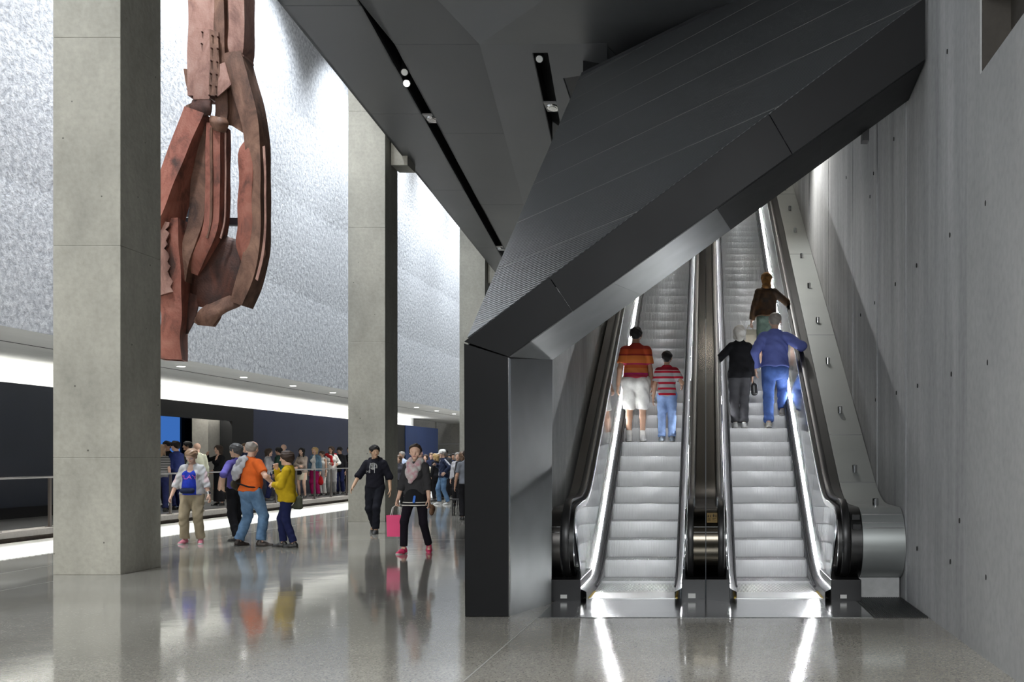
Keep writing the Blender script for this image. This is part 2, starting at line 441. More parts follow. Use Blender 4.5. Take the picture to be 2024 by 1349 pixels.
# downlights in the soffit
dl = {0: 'glowing soffit downlight nearest to the near column and the hanging relic', 1: 'second glowing soffit downlight to the right of the near column', 2: 'third glowing soffit downlight to the right of the near column',
      3: 'glowing soffit downlight just left of the middle column', 6: 'first glowing soffit downlight right of the middle column', 7: 'second glowing soffit downlight right of the middle column', 8: 'farthest glowing soffit downlight, next to the last column'}
for i in range(-6, 11):
    y = 24.7 + i * 3.35
    ring = [(0.11 * math.cos(a * PI / 8), 0.11 * math.sin(a * PI / 8)) for a in range(16)]
    d = thing('downlight', dl[i], 'light', (-12.2, y, 3.68), 'downlights in the soffit') if i in dl else sof
    MB().loft([[(-12.2 + u, y + v, 3.679) for u, v in ring], [(-12.2 + u, y + v, 3.668) for u, v in ring]]).build('trim_ring', M_white, d)
    MB().loft([[(-12.2 + .8*u, y + .8*v, 3.669) for u, v in ring], [(-12.2 + .8*u, y + .8*v, 3.664) for u, v in ring]]).build('lens', M_down, d)
    lamp('SPOT', 'downlight_beam', (-12.0, y, 3.64), (-11.75, y, 0), 300, (1.0, 0.98, 0.94), spot=95, blend=0.35, rad=0.05)

# hall roof
MB().box(-16, 2.6, -8, 68, 16.1, 16.4).build('ceiling_hall', pbr('hall_roof', (0.20, 0.20, 0.20), 0.7), kind='structure')

# ------------------------------------------------------------------ concrete columns
clabels = ['tall rough concrete column standing close by, its dark flank turned to the hall',
           'concrete column behind the young man in the black hoodie',
           'farthest concrete column, partly hidden by the dark steel portal']
for i in range(3):
    y = 14.03 + 11.58 * i
    c = thing('concrete_column', clabels[i], 'column', (-8.17, y + .5, 0), 'square concrete columns', kind='thing')
    zs = [0, 1.55, 4.35, 7.1, 9.9, 16.08]
    for k in range(5):
        m = MB().box(-8.62, -7.73, y, y + 1.04, zs[k] + (0.002 if k else 0.0), zs[k + 1])
        o = m.build('column_lift', M_col, c, bevel=0.005)
    MB().box(-8.61, -7.74, y + 0.01, y + 1.03, 0.02, 16).build('column_core', M_col, c)

# ------------------------------------------------------------------ right wall
wr = bpy.data.objects.new('wall_right', None); COL.objects.link(wr); wr['kind'] = 'structure'; OFF['wall_right'] = (0, 0, 0)
XW = 2.157
ys = [8.77, 10.16, 11.47, 12.5, 13.4, 14.24, 15.6, 17.1, 18.7, 20.4, 22.2, 24.2, 26.4, 29, 34]
for i in range(len(ys) - 1):
    d = [0, .006, .002, .008, .0, .005][i % 6]
    MB().box(XW + d, XW + 0.5, ys[i] + 0.004, ys[i + 1] - 0.004, 0, 15).build('concrete_panel', M_rwall, wr)
MB().box(XW + 0.03, XW + 0.48, 8.76, 34, 0, 15).build('wall_core', M_rwall, wr)
d0 = XW - 0.004
m = MB().box(d0, XW + .5, -6, 8.755, 0, 4.56).box(d0, XW + .5, -6, 8.755, 5.165, 15).box(d0, XW + .5, 8.345, 8.755, 4.56, 5.165).box(d0, XW + .5, -6, 5.6, 4.56, 5.165).box(XW + .26, XW + .5, 5.6, 8.345, 4.56, 5.165)
m.build('concrete_panel', M_rwall2, wr)
M_niche_shade = concrete('niche_shade', (0.070, 0.062, 0.052), var=0.25, dots=False)  # shade of the recess painted as a dark colour on thin liners
MB().box(XW + .012, XW + .26, 8.325, 8.345, 4.56, 5.165).box(XW + .235, XW + .26, 5.62, 8.325, 4.58, 5.165).box(XW + .012, XW + .26, 5.62, 8.325, 5.15, 5.165).build('niche_shade_liner', M_niche_shade, wr, label='inside of the wall niche with its shade painted dark brown')
# tie holes
M_hole = pbr('tie_hole', (0.015, 0.015, 0.014), 0.8)
def wp(px, py):
    Y = FPX * XW / (px - CX); return (XW, Y, EYE - (py - CY) * Y / FPX)
for (px, py) in [(1949,402),(1878,465),(1812,525),(1770,562),(1729,599),(1701,623),(1953,717),(1881,740),(1814,763),(1772,777),(1731,791),
                 (1873,102),(1767,275),(1727,343),(1950,1142),(1879,1111),(1813,1085),(1897,1030),(1673,351),(1720,389)]:
    x, y, z = wp(px, py)
    r = 0.016
    MB().loft([[(x - 0.007, y + r * math.cos(a * PI / 5), z + 1.4 * r * math.sin(a * PI / 5)) for a in range(10)],
               [(x + 0.002, y + r * math.cos(a * PI / 5), z + 1.4 * r * math.sin(a * PI / 5)) for a in range(10)]]).build('tie_hole', M_hole, wr)
# ------------------------------------------------------------------ steel portal, canopy lid, ceiling
YF, YB = 10.33, 11.3
po = thing('steel_portal', 'dark steel portal frame sloping up over the escalator entrance', 'portal', (-2.1, YF, 0))
def up_e(px):  return 675 - (px - 916) * 680 / 914      # outer edge of the sloping band
def lo_e(px):  return 706 - (px - 1004) * 588 / 824     # inner edge
def fr(px, py): return P(px, py, YF)
TH = Vector((0, 0.06, 0))
MB().prism([fr(917, 679), fr(1004, 706.5), fr(1004.5, 1219.6), fr(919, 1219.6)], TH).build('jamb_plate', M_steel, po, bevel=0.004)
cuts = [(916.5, 675.5, 1004.5, 705.5), (1086, up_e(1086), 1131, lo_e(1131)), (1520, up_e(1520), 1566, lo_e(1566)), (1829.5, -5, 1829.5, lo_e(1829))]
for a, b in zip(cuts[:-1], cuts[1:]):
    g = 0.6
    q = [fr(a[0] + g, a[1]), fr(b[0] - g, b[1]), fr(b[2] - g, b[3]), fr(a[2] + g, a[3])]
    MB().prism(q, TH).build('band_plate', M_steel, po, bevel=0.004)
MB().prism([fr(1004, 707) + Vector((0, .02, 0)), fr(1008, 709) + Vector((0, .02, 0)), fr(1008, 1219) + Vector((0, .02, 0)), fr(1004, 1219) + Vector((0, .02, 0))], (0, .03, 0)).build('edge_trim', M_chrome, po)
def bk(px, py): return P(px, py, YB)
YF2 = YF + 0.04
# splayed reveal plates (jamb and sloping soffit)
def splits(a, b, n): return [a.lerp(b, i / n) for i in range(n + 1)]
jf = [P(1007, 709, YF2), P(1007, 1219, YF2)]; jb = [bk(1092, 711), bk(1090, 1193.5)]
f0, f1 = splits(jf[0], jf[1], 1), splits(jb[0], jb[1], 1)
for k in range(1):
    MB().prism([f0[k], f1[k], f1[k + 1], f0[k + 1]], (-0.05, 0.03, 0)).build('jamb_reveal', M_patina, po)
sf = [P(1006, 707, YF2), P(1829, 120, YF2)]; sb = [bk(1092.5, 711.5), bk(1789, 203)]
sb[1] = P(1796, 198, YB)
f0, f1 = splits(sf[0], sf[1], 4), splits(sb[0], sb[1], 4)
for k in range(4):
    e = 0.0006
    a0 = f0[k].lerp(f0[k+1], e); a1 = f0[k+1].lerp(f0[k], e); b0 = f1[k].lerp(f1[k+1], e); b1 = f1[k+1].lerp(f1[k], e)
    MB().prism([a0, b0, b1, a1], (0, 0.0, 0.06)).build('soffit_reveal', M_patina if k < 2 else M_steel, po)
# little drop bracket at the soffit, beside the wall
bp_ = P(1711, 262, YB)
MB().box(bp_.x - .035, bp_.x + .035, YB - .02, YB + .12, bp_.z - .09, bp_.z + .3).build('drop_bracket', M_black, po)

# lid plane of the escalator enclosure
def lidz(x, y): return 2.68 + 0.634 * (y - YF) + 0.744 * (x + 2.336)
LT = 8.74
def lidpt(px, py):
    dx, dz = (px - CX) / FPX, -(py - CY) / FPX
    # EYE + dz*Y = lidz(dx*Y, Y)
    Y = (EYE - 2.68 + 0.634 * YF - 0.744 * 2.336) / (0.634 + 0.744 * dx - dz)
    return Vector((dx * Y, Y, EYE + dz * Y))
LN = Vector((-0.744, -0.634, 1)).normalized()
li = thing('sloping_canopy', 'ribbed dark metal canopy rising behind the sloping steel band', 'canopy', (-2.336, YF, 0))
# polygon of the lid in (x,y), clipped by z<=LT ; split in strips along the joint direction
poly = [(-2.336, YF + .07), (2.09, YF + .07)]
poly.append((2.09, YF + (LT - lidz(2.09, YF)) / 0.634))
poly.append((-2.336, YF + (LT - lidz(-2.336, YF)) / 0.634))
J = Vector((-2347, 2100)).normalized(); Jn = Vector((J.y, -J.x))   # across the joints
if Jn.x < 0: Jn = -Jn
def clip(pl, n, c, keep):   # keep side where dot(n,p) - c has sign keep
    out = []
    for i in range(len(pl)):
        a, b = Vector(pl[i]), Vector(pl[(i + 1) % len(pl)])
        da, db = (n.dot(a) - c) * keep, (n.dot(b) - c) * keep
        if da >= 0: out.append(a)
        if da * db < 0: out.append(a + (b - a) * (da / (da - db)))
    return out
vals = [Jn.dot(Vector(p)) for p in poly]
m0, m1, m2 = [Jn.dot(lidpt(*p).xy) for p in ((981, 532), (1023, 440), (1059, 363))]
dm = (m2 - m0) / 2
marks = [m1 + dm * i for i in range(-6, 12)]
step = 0.62
lo, hi = min(vals), max(vals)
jo = sorted(set([lo] + [m for m in marks if lo < m < hi] + [hi]))
M_lid = bpy.data.materials.new('ribbed_lid'); M_lid.use_nodes = True
nt = M_lid.node_tree; b = nt.nodes['Principled BSDF']
b.inputs['Base Color'].default_value = (0.25, 0.26, 0.265, 1); b.inputs['Metallic'].default_value = 0.85; b.inputs['Roughness'].default_value = 0.36
tc = nt.nodes.new('ShaderNodeTexCoord'); mp = nt.nodes.new('ShaderNodeMapping')
mp.inputs['Rotation'].default_value = (0, 0, -math.atan2(J.y, J.x))
wv = nt.nodes.new('ShaderNodeTexWave'); wv.bands_direction = 'Y'; wv.inputs['Scale'].default_value = 9.0
nt.links.new(tc.outputs['Object'], mp.inputs[0]); nt.links.new(mp.outputs[0], wv.inputs['Vector'])
bp = nt.nodes.new('ShaderNodeBump'); bp.inputs['Strength'].default_value = 0.2; bp.inputs['Distance'].default_value = 0.02
nt.links.new(wv.outputs['Fac'], bp.inputs['Height']); nt.links.new(bp.outputs[0], b.inputs['Normal'])
M_seam = pbr('seam_metal', (0.45, 0.45, 0.44), 0.35, metal=0.6)
for a, c in zip(jo[:-1], jo[1:]):
    pl = clip(clip(poly, Jn, a + 0.006, 1), Jn, c - 0.006, -1)
    if len(pl) < 3: continue
    top = [Vector((p.x, p.y, lidz(p.x, p.y))) for p in pl]
    MB().prism(top, -LN * 0.05).build('lid_panel', M_lid, li)
for c in jo[1:-1]:
    pl = clip(clip(poly, Jn, c - 0.005, 1), Jn, c + 0.005, -1)
    if len(pl) < 3: continue
    MB().prism([Vector((p.x, p.y, lidz(p.x, p.y) + 0.001)) for p in pl], -LN * 0.03).build('lid_seam', M_seam, li)
under = [Vector((x, y, lidz(x, y) - 0.08)) for x, y in poly]
MB().prism(under, -LN * 0.06).build('lid_core', M_black, li)
# upper closure of the enclosure and its side walls
ws = thing('wall_shaft', 's', 'w', (0, 0, 0)); del ws['label']; del ws['category']; ws['kind'] = 'structure'
def sidewall(x0, x1, mat, nm, y0):
    ytop = YF + (8.9 - lidz(x0, YF)) / 0.634
    pr = [(x0, y0, 0), (x0, 34, 0), (x0, 34, 13), (x0, 20.5, 13), (x0, ytop, 8.6), (x0, y0, lidz(x0, y0) - 0.15)]
    MB().prism(pr, (x1 - x0, 0, 0)).build(nm, mat, ws)
sidewall(-2.33, -1.98, M_steel, 'outer_cladding', YF + .1)
# inner plaster lining in tall boards
yb = [11.32, 13.2, 15.4, 17.8, 20.5, 24, 29, 34]
for a, c in zip(yb[:-1], yb[1:]):
    za, zc = min(lidz(-1.98, a) - .2, 12.9), min(lidz(-1.98, c) - .2, 12.9)
    MB().prism([(-1.735, a + .003, 0), (-1.735, c - .003, 0), (-1.735, c - .003, zc), (-1.735, a + .003, za)], (-.24, 0, 0)).build('plaster_panel', M_plaster, ws)
MB().box(-2.3, 2.7, 34, 34.4, 6, 13).build('wall_shaft_end', M_plaster, ws)
ytl, ytr = YF + (8.62 - lidz(-2.3, YF)) / 0.634, YF + (8.62 - lidz(2.1, YF)) / 0.634
MB().prism([(-2.3, ytl, 8.62), (2.1, ytr, 8.62), (2.1, 20.5, 8.62), (-2.3, 20.5, 8.62)], (0, 0, .06)).build('shaft_ceiling', M_black, ws)
MB().prism([(-2.3, 20.5, 8.62), (2.1, 20.5, 8.62), (2.1, 34, 8.62 + 13.5 * .634), (-2.3, 34, 8.62 + 13.5 * .634)], (0, 0, .06)).build('shaft_ceiling', M_ceil, ws)

# faceted dark ceiling
ce = thing('ceiling', 'c', 'c', (0, 0, 0)); del ce['label']; del ce['category']; ce['kind'] = 'structure'
K0, K1 = 11.15, -0.085
def c1(px, py):
    dx, dz = (px - CX) / FPX, -(py - CY) / FPX
    Y = (K0 - EYE) / (dz - K1)
    return Vector((dx * Y, Y, K0 + K1 * Y))
def ext(a, b, y):   # extend line a->b to given y
    t = (y - a.y) / (b.y - a.y); return a.lerp(b, t)
e0, e1 = c1(548, 0), c1(980, 540)
sl0, sl1 = c1(715, 13), c1(985, 497)
sr0, sr1 = sl0 + Vector((.225, 0, 0)), sl1 + Vector((.225, 0, 0))
Cc, D = c1(948, 88), c1(1035, 405)
B = c1(865, 0)
UPV = Vector((0, 0, 0.08))
YN, YX = 9.0, 62.0
def panels(l0, l1, r0, r1, ysplit, mat, nm):
    for a, c in zip(ysplit[:-1], ysplit[1:]):
        g = 0.006
        q = [ext(l0, l1, a + g), ext(r0, r1, a + g), ext(r0, r1, c - g), ext(l0, l1, c - g)]
        MB().prism(q, UPV).build(nm, mat, ce)
panels(e0, e1, sl0, sl1, [YN, 18.8, 23.5, 28.5, 34, 45], M_ceil, 'steel_panel')
# fascia along the free edge of the soffit
q0, q1 = ext(e0, e1, YN), ext(e0, e1, 45)
MB().prism([q0, q1, q1 + Vector((0, 0, 1.0)), q0 + Vector((0, 0, 1.0))], (0.06, 0, 0)).build('edge_fascia', M_ceil, ce)
# between the slot and the crease
for a, c in ((20.25, 24.6), (24.6, 29.7), (29.7, 36)):
    g = .006
    MB().prism([ext(sr0, sr1, a + g), ext(Cc, D, a + g), ext(Cc, D, c - g), ext(sr0, sr1, c - g)], UPV).build('steel_panel', M_ceil, ce)
for a, c in ((YN, 20.244),):
    MB().prism([ext(sr0, sr1, a), ext(B, Cc, a), ext(B, Cc, c), ext(sr0, sr1, c)], UPV).build('steel_panel', M_ceil, ce)
# black slot trough with spot lamps
def trough(l0, l1, r0, r1, a, c, h=0.5):
    A, Bq, Cq, Dq = ext(l0, l1, a), ext(r0, r1, a), ext(r0, r1, c), ext(l0, l1, c)
    H = Vector((0, 0, h)); T = Vector((.03, 0, 0))
    m = MB()
    m.prism([A + H, Bq + H, Cq + H, Dq + H], (0, 0, .05))
    m.prism([A, A + H, Dq + H, Dq], -T); m.prism([Bq, Bq + H, Cq + H, Cq], T)
    return m
trough(sl0, sl1, sr0, sr1, YN, 36).build('slot_trough', M_black, ce)
# plane 2, right of the crease, and plane 3 above it
Q = P(1147, 86, 19.5); Pq = P(1060, 10, 17.6)
def plane_from(a, b, c):
    n = (b - a).cross(c - a).normalized()
    return n, n.dot(a)
n2, k2 = plane_from(Cc, D, Q)
n3, k3 = plane_from(Cc, Pq, Q)
def onpl(n, k, px, py):
    d = Vector(((px - CX) / FPX, 1, -(py - CY) / FPX))
    o = Vector((0, 0, EYE)); t = (k - n.dot(o)) / n.dot(d)
    return o + d * t
D2 = ext(Cc, D, 36)
s2 = [onpl(n2, k2, *p) for p in ((1054, 105), (1083, 105), (1117, 300), (1092, 283))]
h2 = [onpl(n2, k2, *p) for p in ((1113, 155), (1152, 149), (1130, 206))]
bor = [onpl(n2, k2, *p) for p in ((1150, 86), (1190, 90), (1190, 230), (1110, 330), (1100, 480))]
# plane 2 pieces around the slot
SA, SB, SC, SD = s2
tl = SA.lerp(SD, -0.0); 
p2 = MB()
sl_a, sl_b = SD, SA
pieces = [
    [Cc, Q, SB, SA],
    [Cc, SA, SD, D],
    [SD, onpl(n2, k2, 1110, 420), D],
    [Q, onpl(n2, k2, 1200, 86), onpl(n2, k2, 1200, 142), h2[1], h2[0], SB],
    [SB, h2[0], h2[2], SC],
    [SC, h2[2], onpl(n2, k2, 1140, 330), onpl(n2, k2, 1110, 420), SD],
]
for q in pieces:
    MB().prism(q, UPV).build('steel_panel', M_ceil, ce)
mt = MB(); H = Vector((0, 0, .5))
mt.prism([SA + H, SB + H, SC + H, SD + H], (0, 0, .04)); mt.prism([SA, SA + H, SD + H, SD], (-.02, 0, 0)); mt.prism([SB, SB + H, SC + H, SC], (.02, 0, 0)); mt.prism([SA, SA + H, SB + H, SB], (0, -.02, 0))
mt.build('slot_trough', M_black, ce)
# plane 3a between the crease and the faint fold, plane 3b to the right
MB().prism([ext(B, Cc, YN), Pq + (Pq - Cc) * 2.2, Cc], UPV).build('steel_panel', M_ceil, ce)
far = Pq + (Pq - Cc) * 2.2
qa = onpl(n3, k3, 1240, 28); qb = onpl(n3, k3, 1500, -120)
T1, T2, T3 = onpl(n3, k3, 1240, 116), onpl(n3, k3, 1440, 22), onpl(n3, k3, 1640, -90)
T4 = onpl(n3, k3, 1640, -400)
for qd in ([Cc, Q, far], [Q, T1, T2, far], [far, T2, T3, T4]):
    MB().prism(qd, UPV).build('steel_panel', M_ceil, ce)
MB().prism([onpl(n2, k2, 1190, 80), T1 + Vector((0, .5, -.05)), T1, onpl(n2, k2, 1150, 86)], UPV).build('steel_panel', M_ceil, ce)
MB().box(-7.4, 2.15, 8.5, 46, 12.6, 12.8).build('ceiling_slab', M_black, ce)

# small beam stubs joining the columns and the ceiling edge
for y in (25.75, 37.3):
    z = K0 + K1 * y
    MB().box(-7.70, -7.30, y + .25, y + .95, z - 0.25, z + .6).build('beam_stub', M_col, ce, label='short concrete stub between column and ceiling')

# recessed lamps in the slots
def spotlamp(px, py, n, k, label, big=True, on=False):
    c = onpl(n, k, px, py) if n is not None else c1(px, py)
    t = thing('recessed_spotlight', label, 'light', c, 'spotlights in the ceiling slots')
    w = 0.17
    if big:
        MB().box(c.x - .16, c.x + .16, c.y - .30, c.y + .30, c.z + .03, c.z + .06).build('mounting_plate', pbr('lamp_plate', (0.25, 0.25, 0.25), 0.4, metal=0.5), t)
        ring = [(math.cos(a * PI / 10), math.sin(a * PI / 10)) for a in range(20)]
        MB().loft([[(c.x + .13 * u, c.y + .2 * v, c.z + .03) for u, v in ring], [(c.x + .12 * u, c.y + .19 * v, c.z + .005) for u, v in ring]]).build('lamp_ring', M_chrome, t, smooth=True)
        MB().loft([[(c.x + .085 * u, c.y + .14 * v, c.z + .006) for u, v in ring], [(c.x + .08 * u, c.y + .13 * v, c.z - .004) for u, v in ring]]).build('lamp_lens', pbr('lens_grey', (.7, .7, .7), .1, metal=.8, var=.6, vscale=30), t)
    else:
        MB().tube([c + Vector((0, .1, .30)), c + Vector((0, 0, .05)), c + Vector((.02, -.12, -.04))], [0.07, 0.085, 0.08], 14).build('lamp_can', M_black, t, smooth=True)
        MB().tube([c + Vector((.02, -.12, -.04)), c + Vector((.022, -.135, -.05))], 0.065, 14).build('lamp_lens', M_spotglow if on else M_white, t)
        MB().tube([c + Vector((0, .1, .30)), c + Vector((0, .1, .5))], 0.02, 8).build('lamp_stem', M_black, t)
spotlamp(801, 143, None, 0, 'small white-bodied lamp topmost in the long ceiling slot', False)
spotlamp(805, 165, None, 0, 'lit round spotlight just below the white-bodied lamp in the long slot', False, True)
spotlamp(855, 238, None, 0, 'square grey recessed lamp halfway down the long ceiling slot')
spotlamp(991, 494, None, 0, 'grey recessed lamp at the far end of the long ceiling slot')
spotlamp(1066, 117, n2, k2, 'small spotlight at the top of the short ceiling slot', False)
spotlamp(1093, 215, n2, k2, 'square recessed lamp near the bottom of the short ceiling slot')

# ------------------------------------------------------------------ escalators
SL, RUN, RISE, Y0, Z0 = 0.552, 0.398, 0.2197, 13.06, 0.033
YEND = 32.0
def nose(y): return SL * (y - 13.0)
def soft(y, zflat, yb, r=0.5):
    """flat at zflat up to yb, then slope SL, with a rounded bend"""
    t = y - yb
    if t < -r: return zflat
    if t > r: return zflat + SL * t
    return zflat + SL * (t + r) ** 2 / (4 * r)
def ysamp(y0, y1, yb, r=0.5):
    a = [y0] if y0 < yb - r else []
    n = 9
    a += [yb - r + 2 * r * i / (n - 1) for i in range(n)]
    k = 8
    a += [yb + r + (y1 - yb - r) * (i + 1) / k for i in range(k)]
    return a
YBH = 13.04; YBL = 12.83
def path_top(z, y0, shift=0.0):    # path following the hand rail, at height z in the flat part
    yb = 13.0 + (z - 1.05) / SL * 0 + (YBH - 13.0)
    return [(y, soft(y, z, yb)) for y in ysamp(y0, YEND, yb)]
def semi(cy, cz, r, a0, a1, n=14):
    return [(cy - r * math.cos(a0 + (a1 - a0) * i / n), cz + r * math.sin(a0 + (a1 - a0) * i / n)) for i in range(n + 1)]

# one step with ribbed tread and riser (mesh shared by every step)
def step_mesh():
    W0, W1, n = 0.337, 1.283, 57
    prof_hi = []   # (dy, dz) from the nose
    for k in range(5):
        t = k / 4
        prof_hi.append((0.035 * math.sin(t * PI / 2) * 0 + 0.03 * (1 - math.cos((1 - t) * PI / 2)) * 1.0, -RISE + RISE * t))
    prof = [(0.030 * (1 - (k / 4)) ** 1.6 + 0.0, -RISE * (1 - k / 4)) for k in range(5)]
    prof += [(0.012, 0.0), (RUN + 0.03, 0.0)]
    groove = [(0.022, 0), (0.022, 0), (0.022, 0), (0.022, 0), (0.022, -.004), (0.022, -0.018), (0, -0.018)]
    xs = []
    p = (W1 - W0) / n
    for i in range(n):
        a = W0 + i * p
        xs += [(a, 0), (a + p * .44, 0), (a + p * .50, 1), (a + p * .94, 1)]
    xs.append((W1, 0))
    m = MB()
    vs = []; fs = []
    k = len(prof)
    for (x, g) in xs:
        for j, (dy, dz) in enumerate(prof):
            vs.append((x, dy + g * groove[j][0], dz + g * groove[j][1]))
    for i in range(len(xs) - 1):
        for j in range(k - 1):
            fs.append((i*k+j, (i+1)*k+j, (i+1)*k+j+1, i*k+j+1))
    me = bpy.data.meshes.new('step'); me.from_pydata(vs, [], fs); me.materials.append(M_alu)
    return me
ME_step = step_mesh()

def side_panel(sgn, x_bot, x_top, root, mat):
    """mirror balustrade panels between light strip and hand rail, cut at seams"""
    ys = [11.62, 12.15, 12.83, 13.9, 15.2, 16.7, 18.2, 19.7, 21.2, 22.7, 24.2, 25.7, 27.2, 28.7, 30.2, YEND]
    for a, c in zip(ys[:-1], ys[1:]):
        n = 6
        vs = []
        for i in range(n + 1):
            y = a + 0.004 + (c - a - 0.008) * i / n
            zb = soft(y, 0.15, YBL); zt = soft(y, 1.00, YBH)
            if y < 12.0:   # rounded newel end
                u = max(0.0, min(1.0, (12.0 - y) / 0.42)); dz = 0.40 * (1 - math.sqrt(max(0, 1 - u * u)))
                zt -= dz; zb += dz * 0.25
            yy = y
            vs += [(sgn * x_bot, yy, zb), (sgn * x_top, yy, zt)]
        fs = [(2*i, 2*i+1, 2*i+3, 2*i+2) for i in range(n)]
        m = MB(); m.add(vs, fs)
        vs2 = [(v[0] + sgn * .012, v[1], v[2]) for v in vs]
        m.add(vs2, fs)
        m.build('mirror_panel', mat, root, smooth=False, fix=False)

def rail_profile(x0, x1, z_in, y0):
    return None

def make_escalator(label, sgn):
    """sgn -1: left unit, +1: right unit; outer side is away from x=0"""
    r = thing('escalator', label, 'escalator', (sgn * 0.8, 12.2, 0), 'pair of escalators')
    s = sgn
    # steps
    for k in range(-2, 45):
        y, z = Y0 + RUN * k, max(Z0 + RISE * k, 0.0)
        if k < 0: z = 0.004
        o = bpy.data.objects.new('step', ME_step); COL.objects.link(o)
        o.parent = r
        if s < 0:
            o.rotation_euler = (0, 0, 0); o.location = Vector((-0.337 - 1.283, y, z)) - Vector(OFF[r.name])
        else:
            o.location = Vector((0, y, z)) - Vector(OFF[r.name])
    X = lambda v: s * v
    def strip(x0, x1, path, nm, mat, smooth=False, th=None):
        m = MB(); m.strip(min(X(x0), X(x1)), max(X(x0), X(x1)), path)
        return m.build(nm, mat, r, smooth=smooth, fix=False)
    # yellow edge lines on the last flat step + comb + landing plates
    MB().box(X(.80) - .475, X(.80) + .475, 11.62, 12.12, -.02, 0.012).build('comb_plate', M_comb, r)
    cm = MB()
    for i in range(57):
        x = X(.80) - .465 + i * .0165
        cm.box(x, x + .009, 12.12, 12.24, -.01, 0.014)
    cm.build('comb_teeth', M_comb, r, kind='stuff')
    for xx in (X(.80) - .475, X(.80) + .475):
        MB().box(xx - .014, xx + .014, 11.66, 12.2, .0, .0165).build('edge_line', M_yellow, r)
    for side, (xi, xo) in enumerate(((1.285, 1.355), (0.335, 0.265))):
        # skirt, brush, inner deck, light strip
        ysl = ysamp(11.45, YEND, YBL)
        sk = MB(); vs = []
        for y in ysl:
            zt = soft(y, 0.10, YBL)
            vs += [(X(xi), y, max(-.02, zt - 0.55)), (X(xi), y, zt)]
        sk.add(vs, [(2*i, 2*i+1, 2*i+3, 2*i+2) for i in range(len(ysl) - 1)])
        sk.build('skirt', M_skirt, r, fix=False)
        br = MB()
        xb = xi + (-0.018 if side == 0 else 0.018)
        br.tube([(X(xb), y, soft(y, 0.055, YBL)) for y in ysl[1:]], 0.016, 6)
        br.build('brush_guard', M_brush, r, smooth=True)
        dk = MB(); vs = []
        for y in ysl:
            vs += [(X(xi), y, soft(y, 0.10, YBL)), (X(xo), y, soft(y, 0.136, YBL))]
        dk.add(vs, [(2*i, 2*i+1, 2*i+3, 2*i+2) for i in range(len(ysl) - 1)])
        dk.build('inner_deck', M_ideck, r, fix=False)
        w = 0.014
        ld = MB()
        sg = 1 if xo > xi else -1
        vs = []
        for y in ysl:
            z = soft(y, 0.142, YBL)
            if side == 0: vs += [(X(xo - sg * .013), y, z + .001), (X(xo + sg * 0.002), y, z + .013)]
            else: vs += [(X(xo - sg * .002), y, z + .002), (X(xo - sg * .002), y, z + .020)]
        ld.add(vs, [(2*i, 2*i+1, 2*i+3, 2*i+2) for i in range(len(ysl) - 1)])
        ld.build('light_strip', M_led, r, fix=False, label='thin glowing white light line')
        if side == 1:   # trim that shields the inner light line
            tm = MB(); vs = []
            for y in ysl:
                z = soft(y, 0.142, YBL); vs += [(X(xo + sg * .004), y, z - .03), (X(xo + sg * .004), y, z + .055)]
            tm.add(vs, [(2*i, 2*i+1, 2*i+3, 2*i+2) for i in range(len(ysl) - 1)])
            tm.build('light_shield', M_ideck, r, fix=False)
        # mirror side panels
        if side == 0: side_panel(s, 1.36, 1.435, r, M_mirror)
        else: side_panel(s, 0.26, 0.215, r, M_mirror)
        # hand rail and the newel faces
        h0, h1 = ((1.475, 1.560) if side == 0 else (0.205, 0.130))
        xa, xb2 = sorted((X(h0), X(h1)))
        cyl = 11.87; rad = 0.43
        path = [(12.55, 0.24), (12.2, 0.225)] + semi(cyl, 0.65, rad - .005, -PI/2, PI/2, 16)[1:]
        path += [(y, z) for y, z in path_top(1.075, 12.4)]
        rings = []
        for i, (y, z) in enumerate(path):
            y0_, z0_ = path[max(i-1, 0)]; y1_, z1_ = path[min(i+1, len(path)-1)]
            t = Vector((0, y1_ - y0_, z1_ - z0_)).normalized()
            n_ = Vector((0, -t.z, t.y))
            if n_.z < 0 and i > 18: n_ = -n_
            cx = (xa + xb2) / 2; hw = (xb2 - xa) / 2
            ring = []
            for q in range(10):
                a = 2 * PI * q / 10
                ca, sa = math.cos(a), math.sin(a)
                ring.append(Vector((cx, y, z)) + Vector((hw * math.copysign(abs(ca) ** .6, ca), 0, 0)) + n_ * (0.022 * math.copysign(abs(sa) ** .7, sa)))
            rings.append(ring)
        MB().loft(rings).build('handrail_belt', M_rubber, r, smooth=True)
        # guide profile just inside the belt
        g0, g1 = ((1.432, 1.478) if side == 0 else (0.222, 0.200))
        gpath = semi(cyl, 0.62, rad - .04, -PI/2, PI/2, 14) + [(y, z) for y, z in path_top(1.045, 12.4)]
        gm = MB(); xa, xb2 = sorted((X(g0), X(g1)))
        gm.strip(xa, xb2, gpath)
        gpath2 = semi(cyl, 0.62, rad - .11, -PI/2, PI/2, 14) + [(y, z) for y, z in path_top(0.975, 12.4)]
        for xx in (xa, xb2):
            k = len(gpath); gm.add([(xx, y, z) for y, z in gpath] + [(xx, y, z) for y, z in gpath2], [(i, i+1, k+i+1, k+i) for i in range(k-1)])
        gm.build('handrail_guide', M_edge, r, smooth=True, fix=False)
        em = MB(); em.tube([(X(g0), y, z) for y, z in gpath], 0.006, 6); em.build('guide_edge', M_chrome, r, smooth=True)
    # outer newel face (rounded, stainless) and black base
    bx0, bx1 = sorted((X(1.345), X(1.672)))
    MB().box(bx0, bx1, 11.42, 12.6, 0, .235).build('newel_base', M_blackm, r, bevel=.006)
    MB().box(bx0 + .10 if s > 0 else bx0 + .11, (bx0 + .17) if s > 0 else bx0 + .18, 11.414, 11.422, .035, .075).build('base_label', M_label, r, label='small pale label on the black base')
    return r

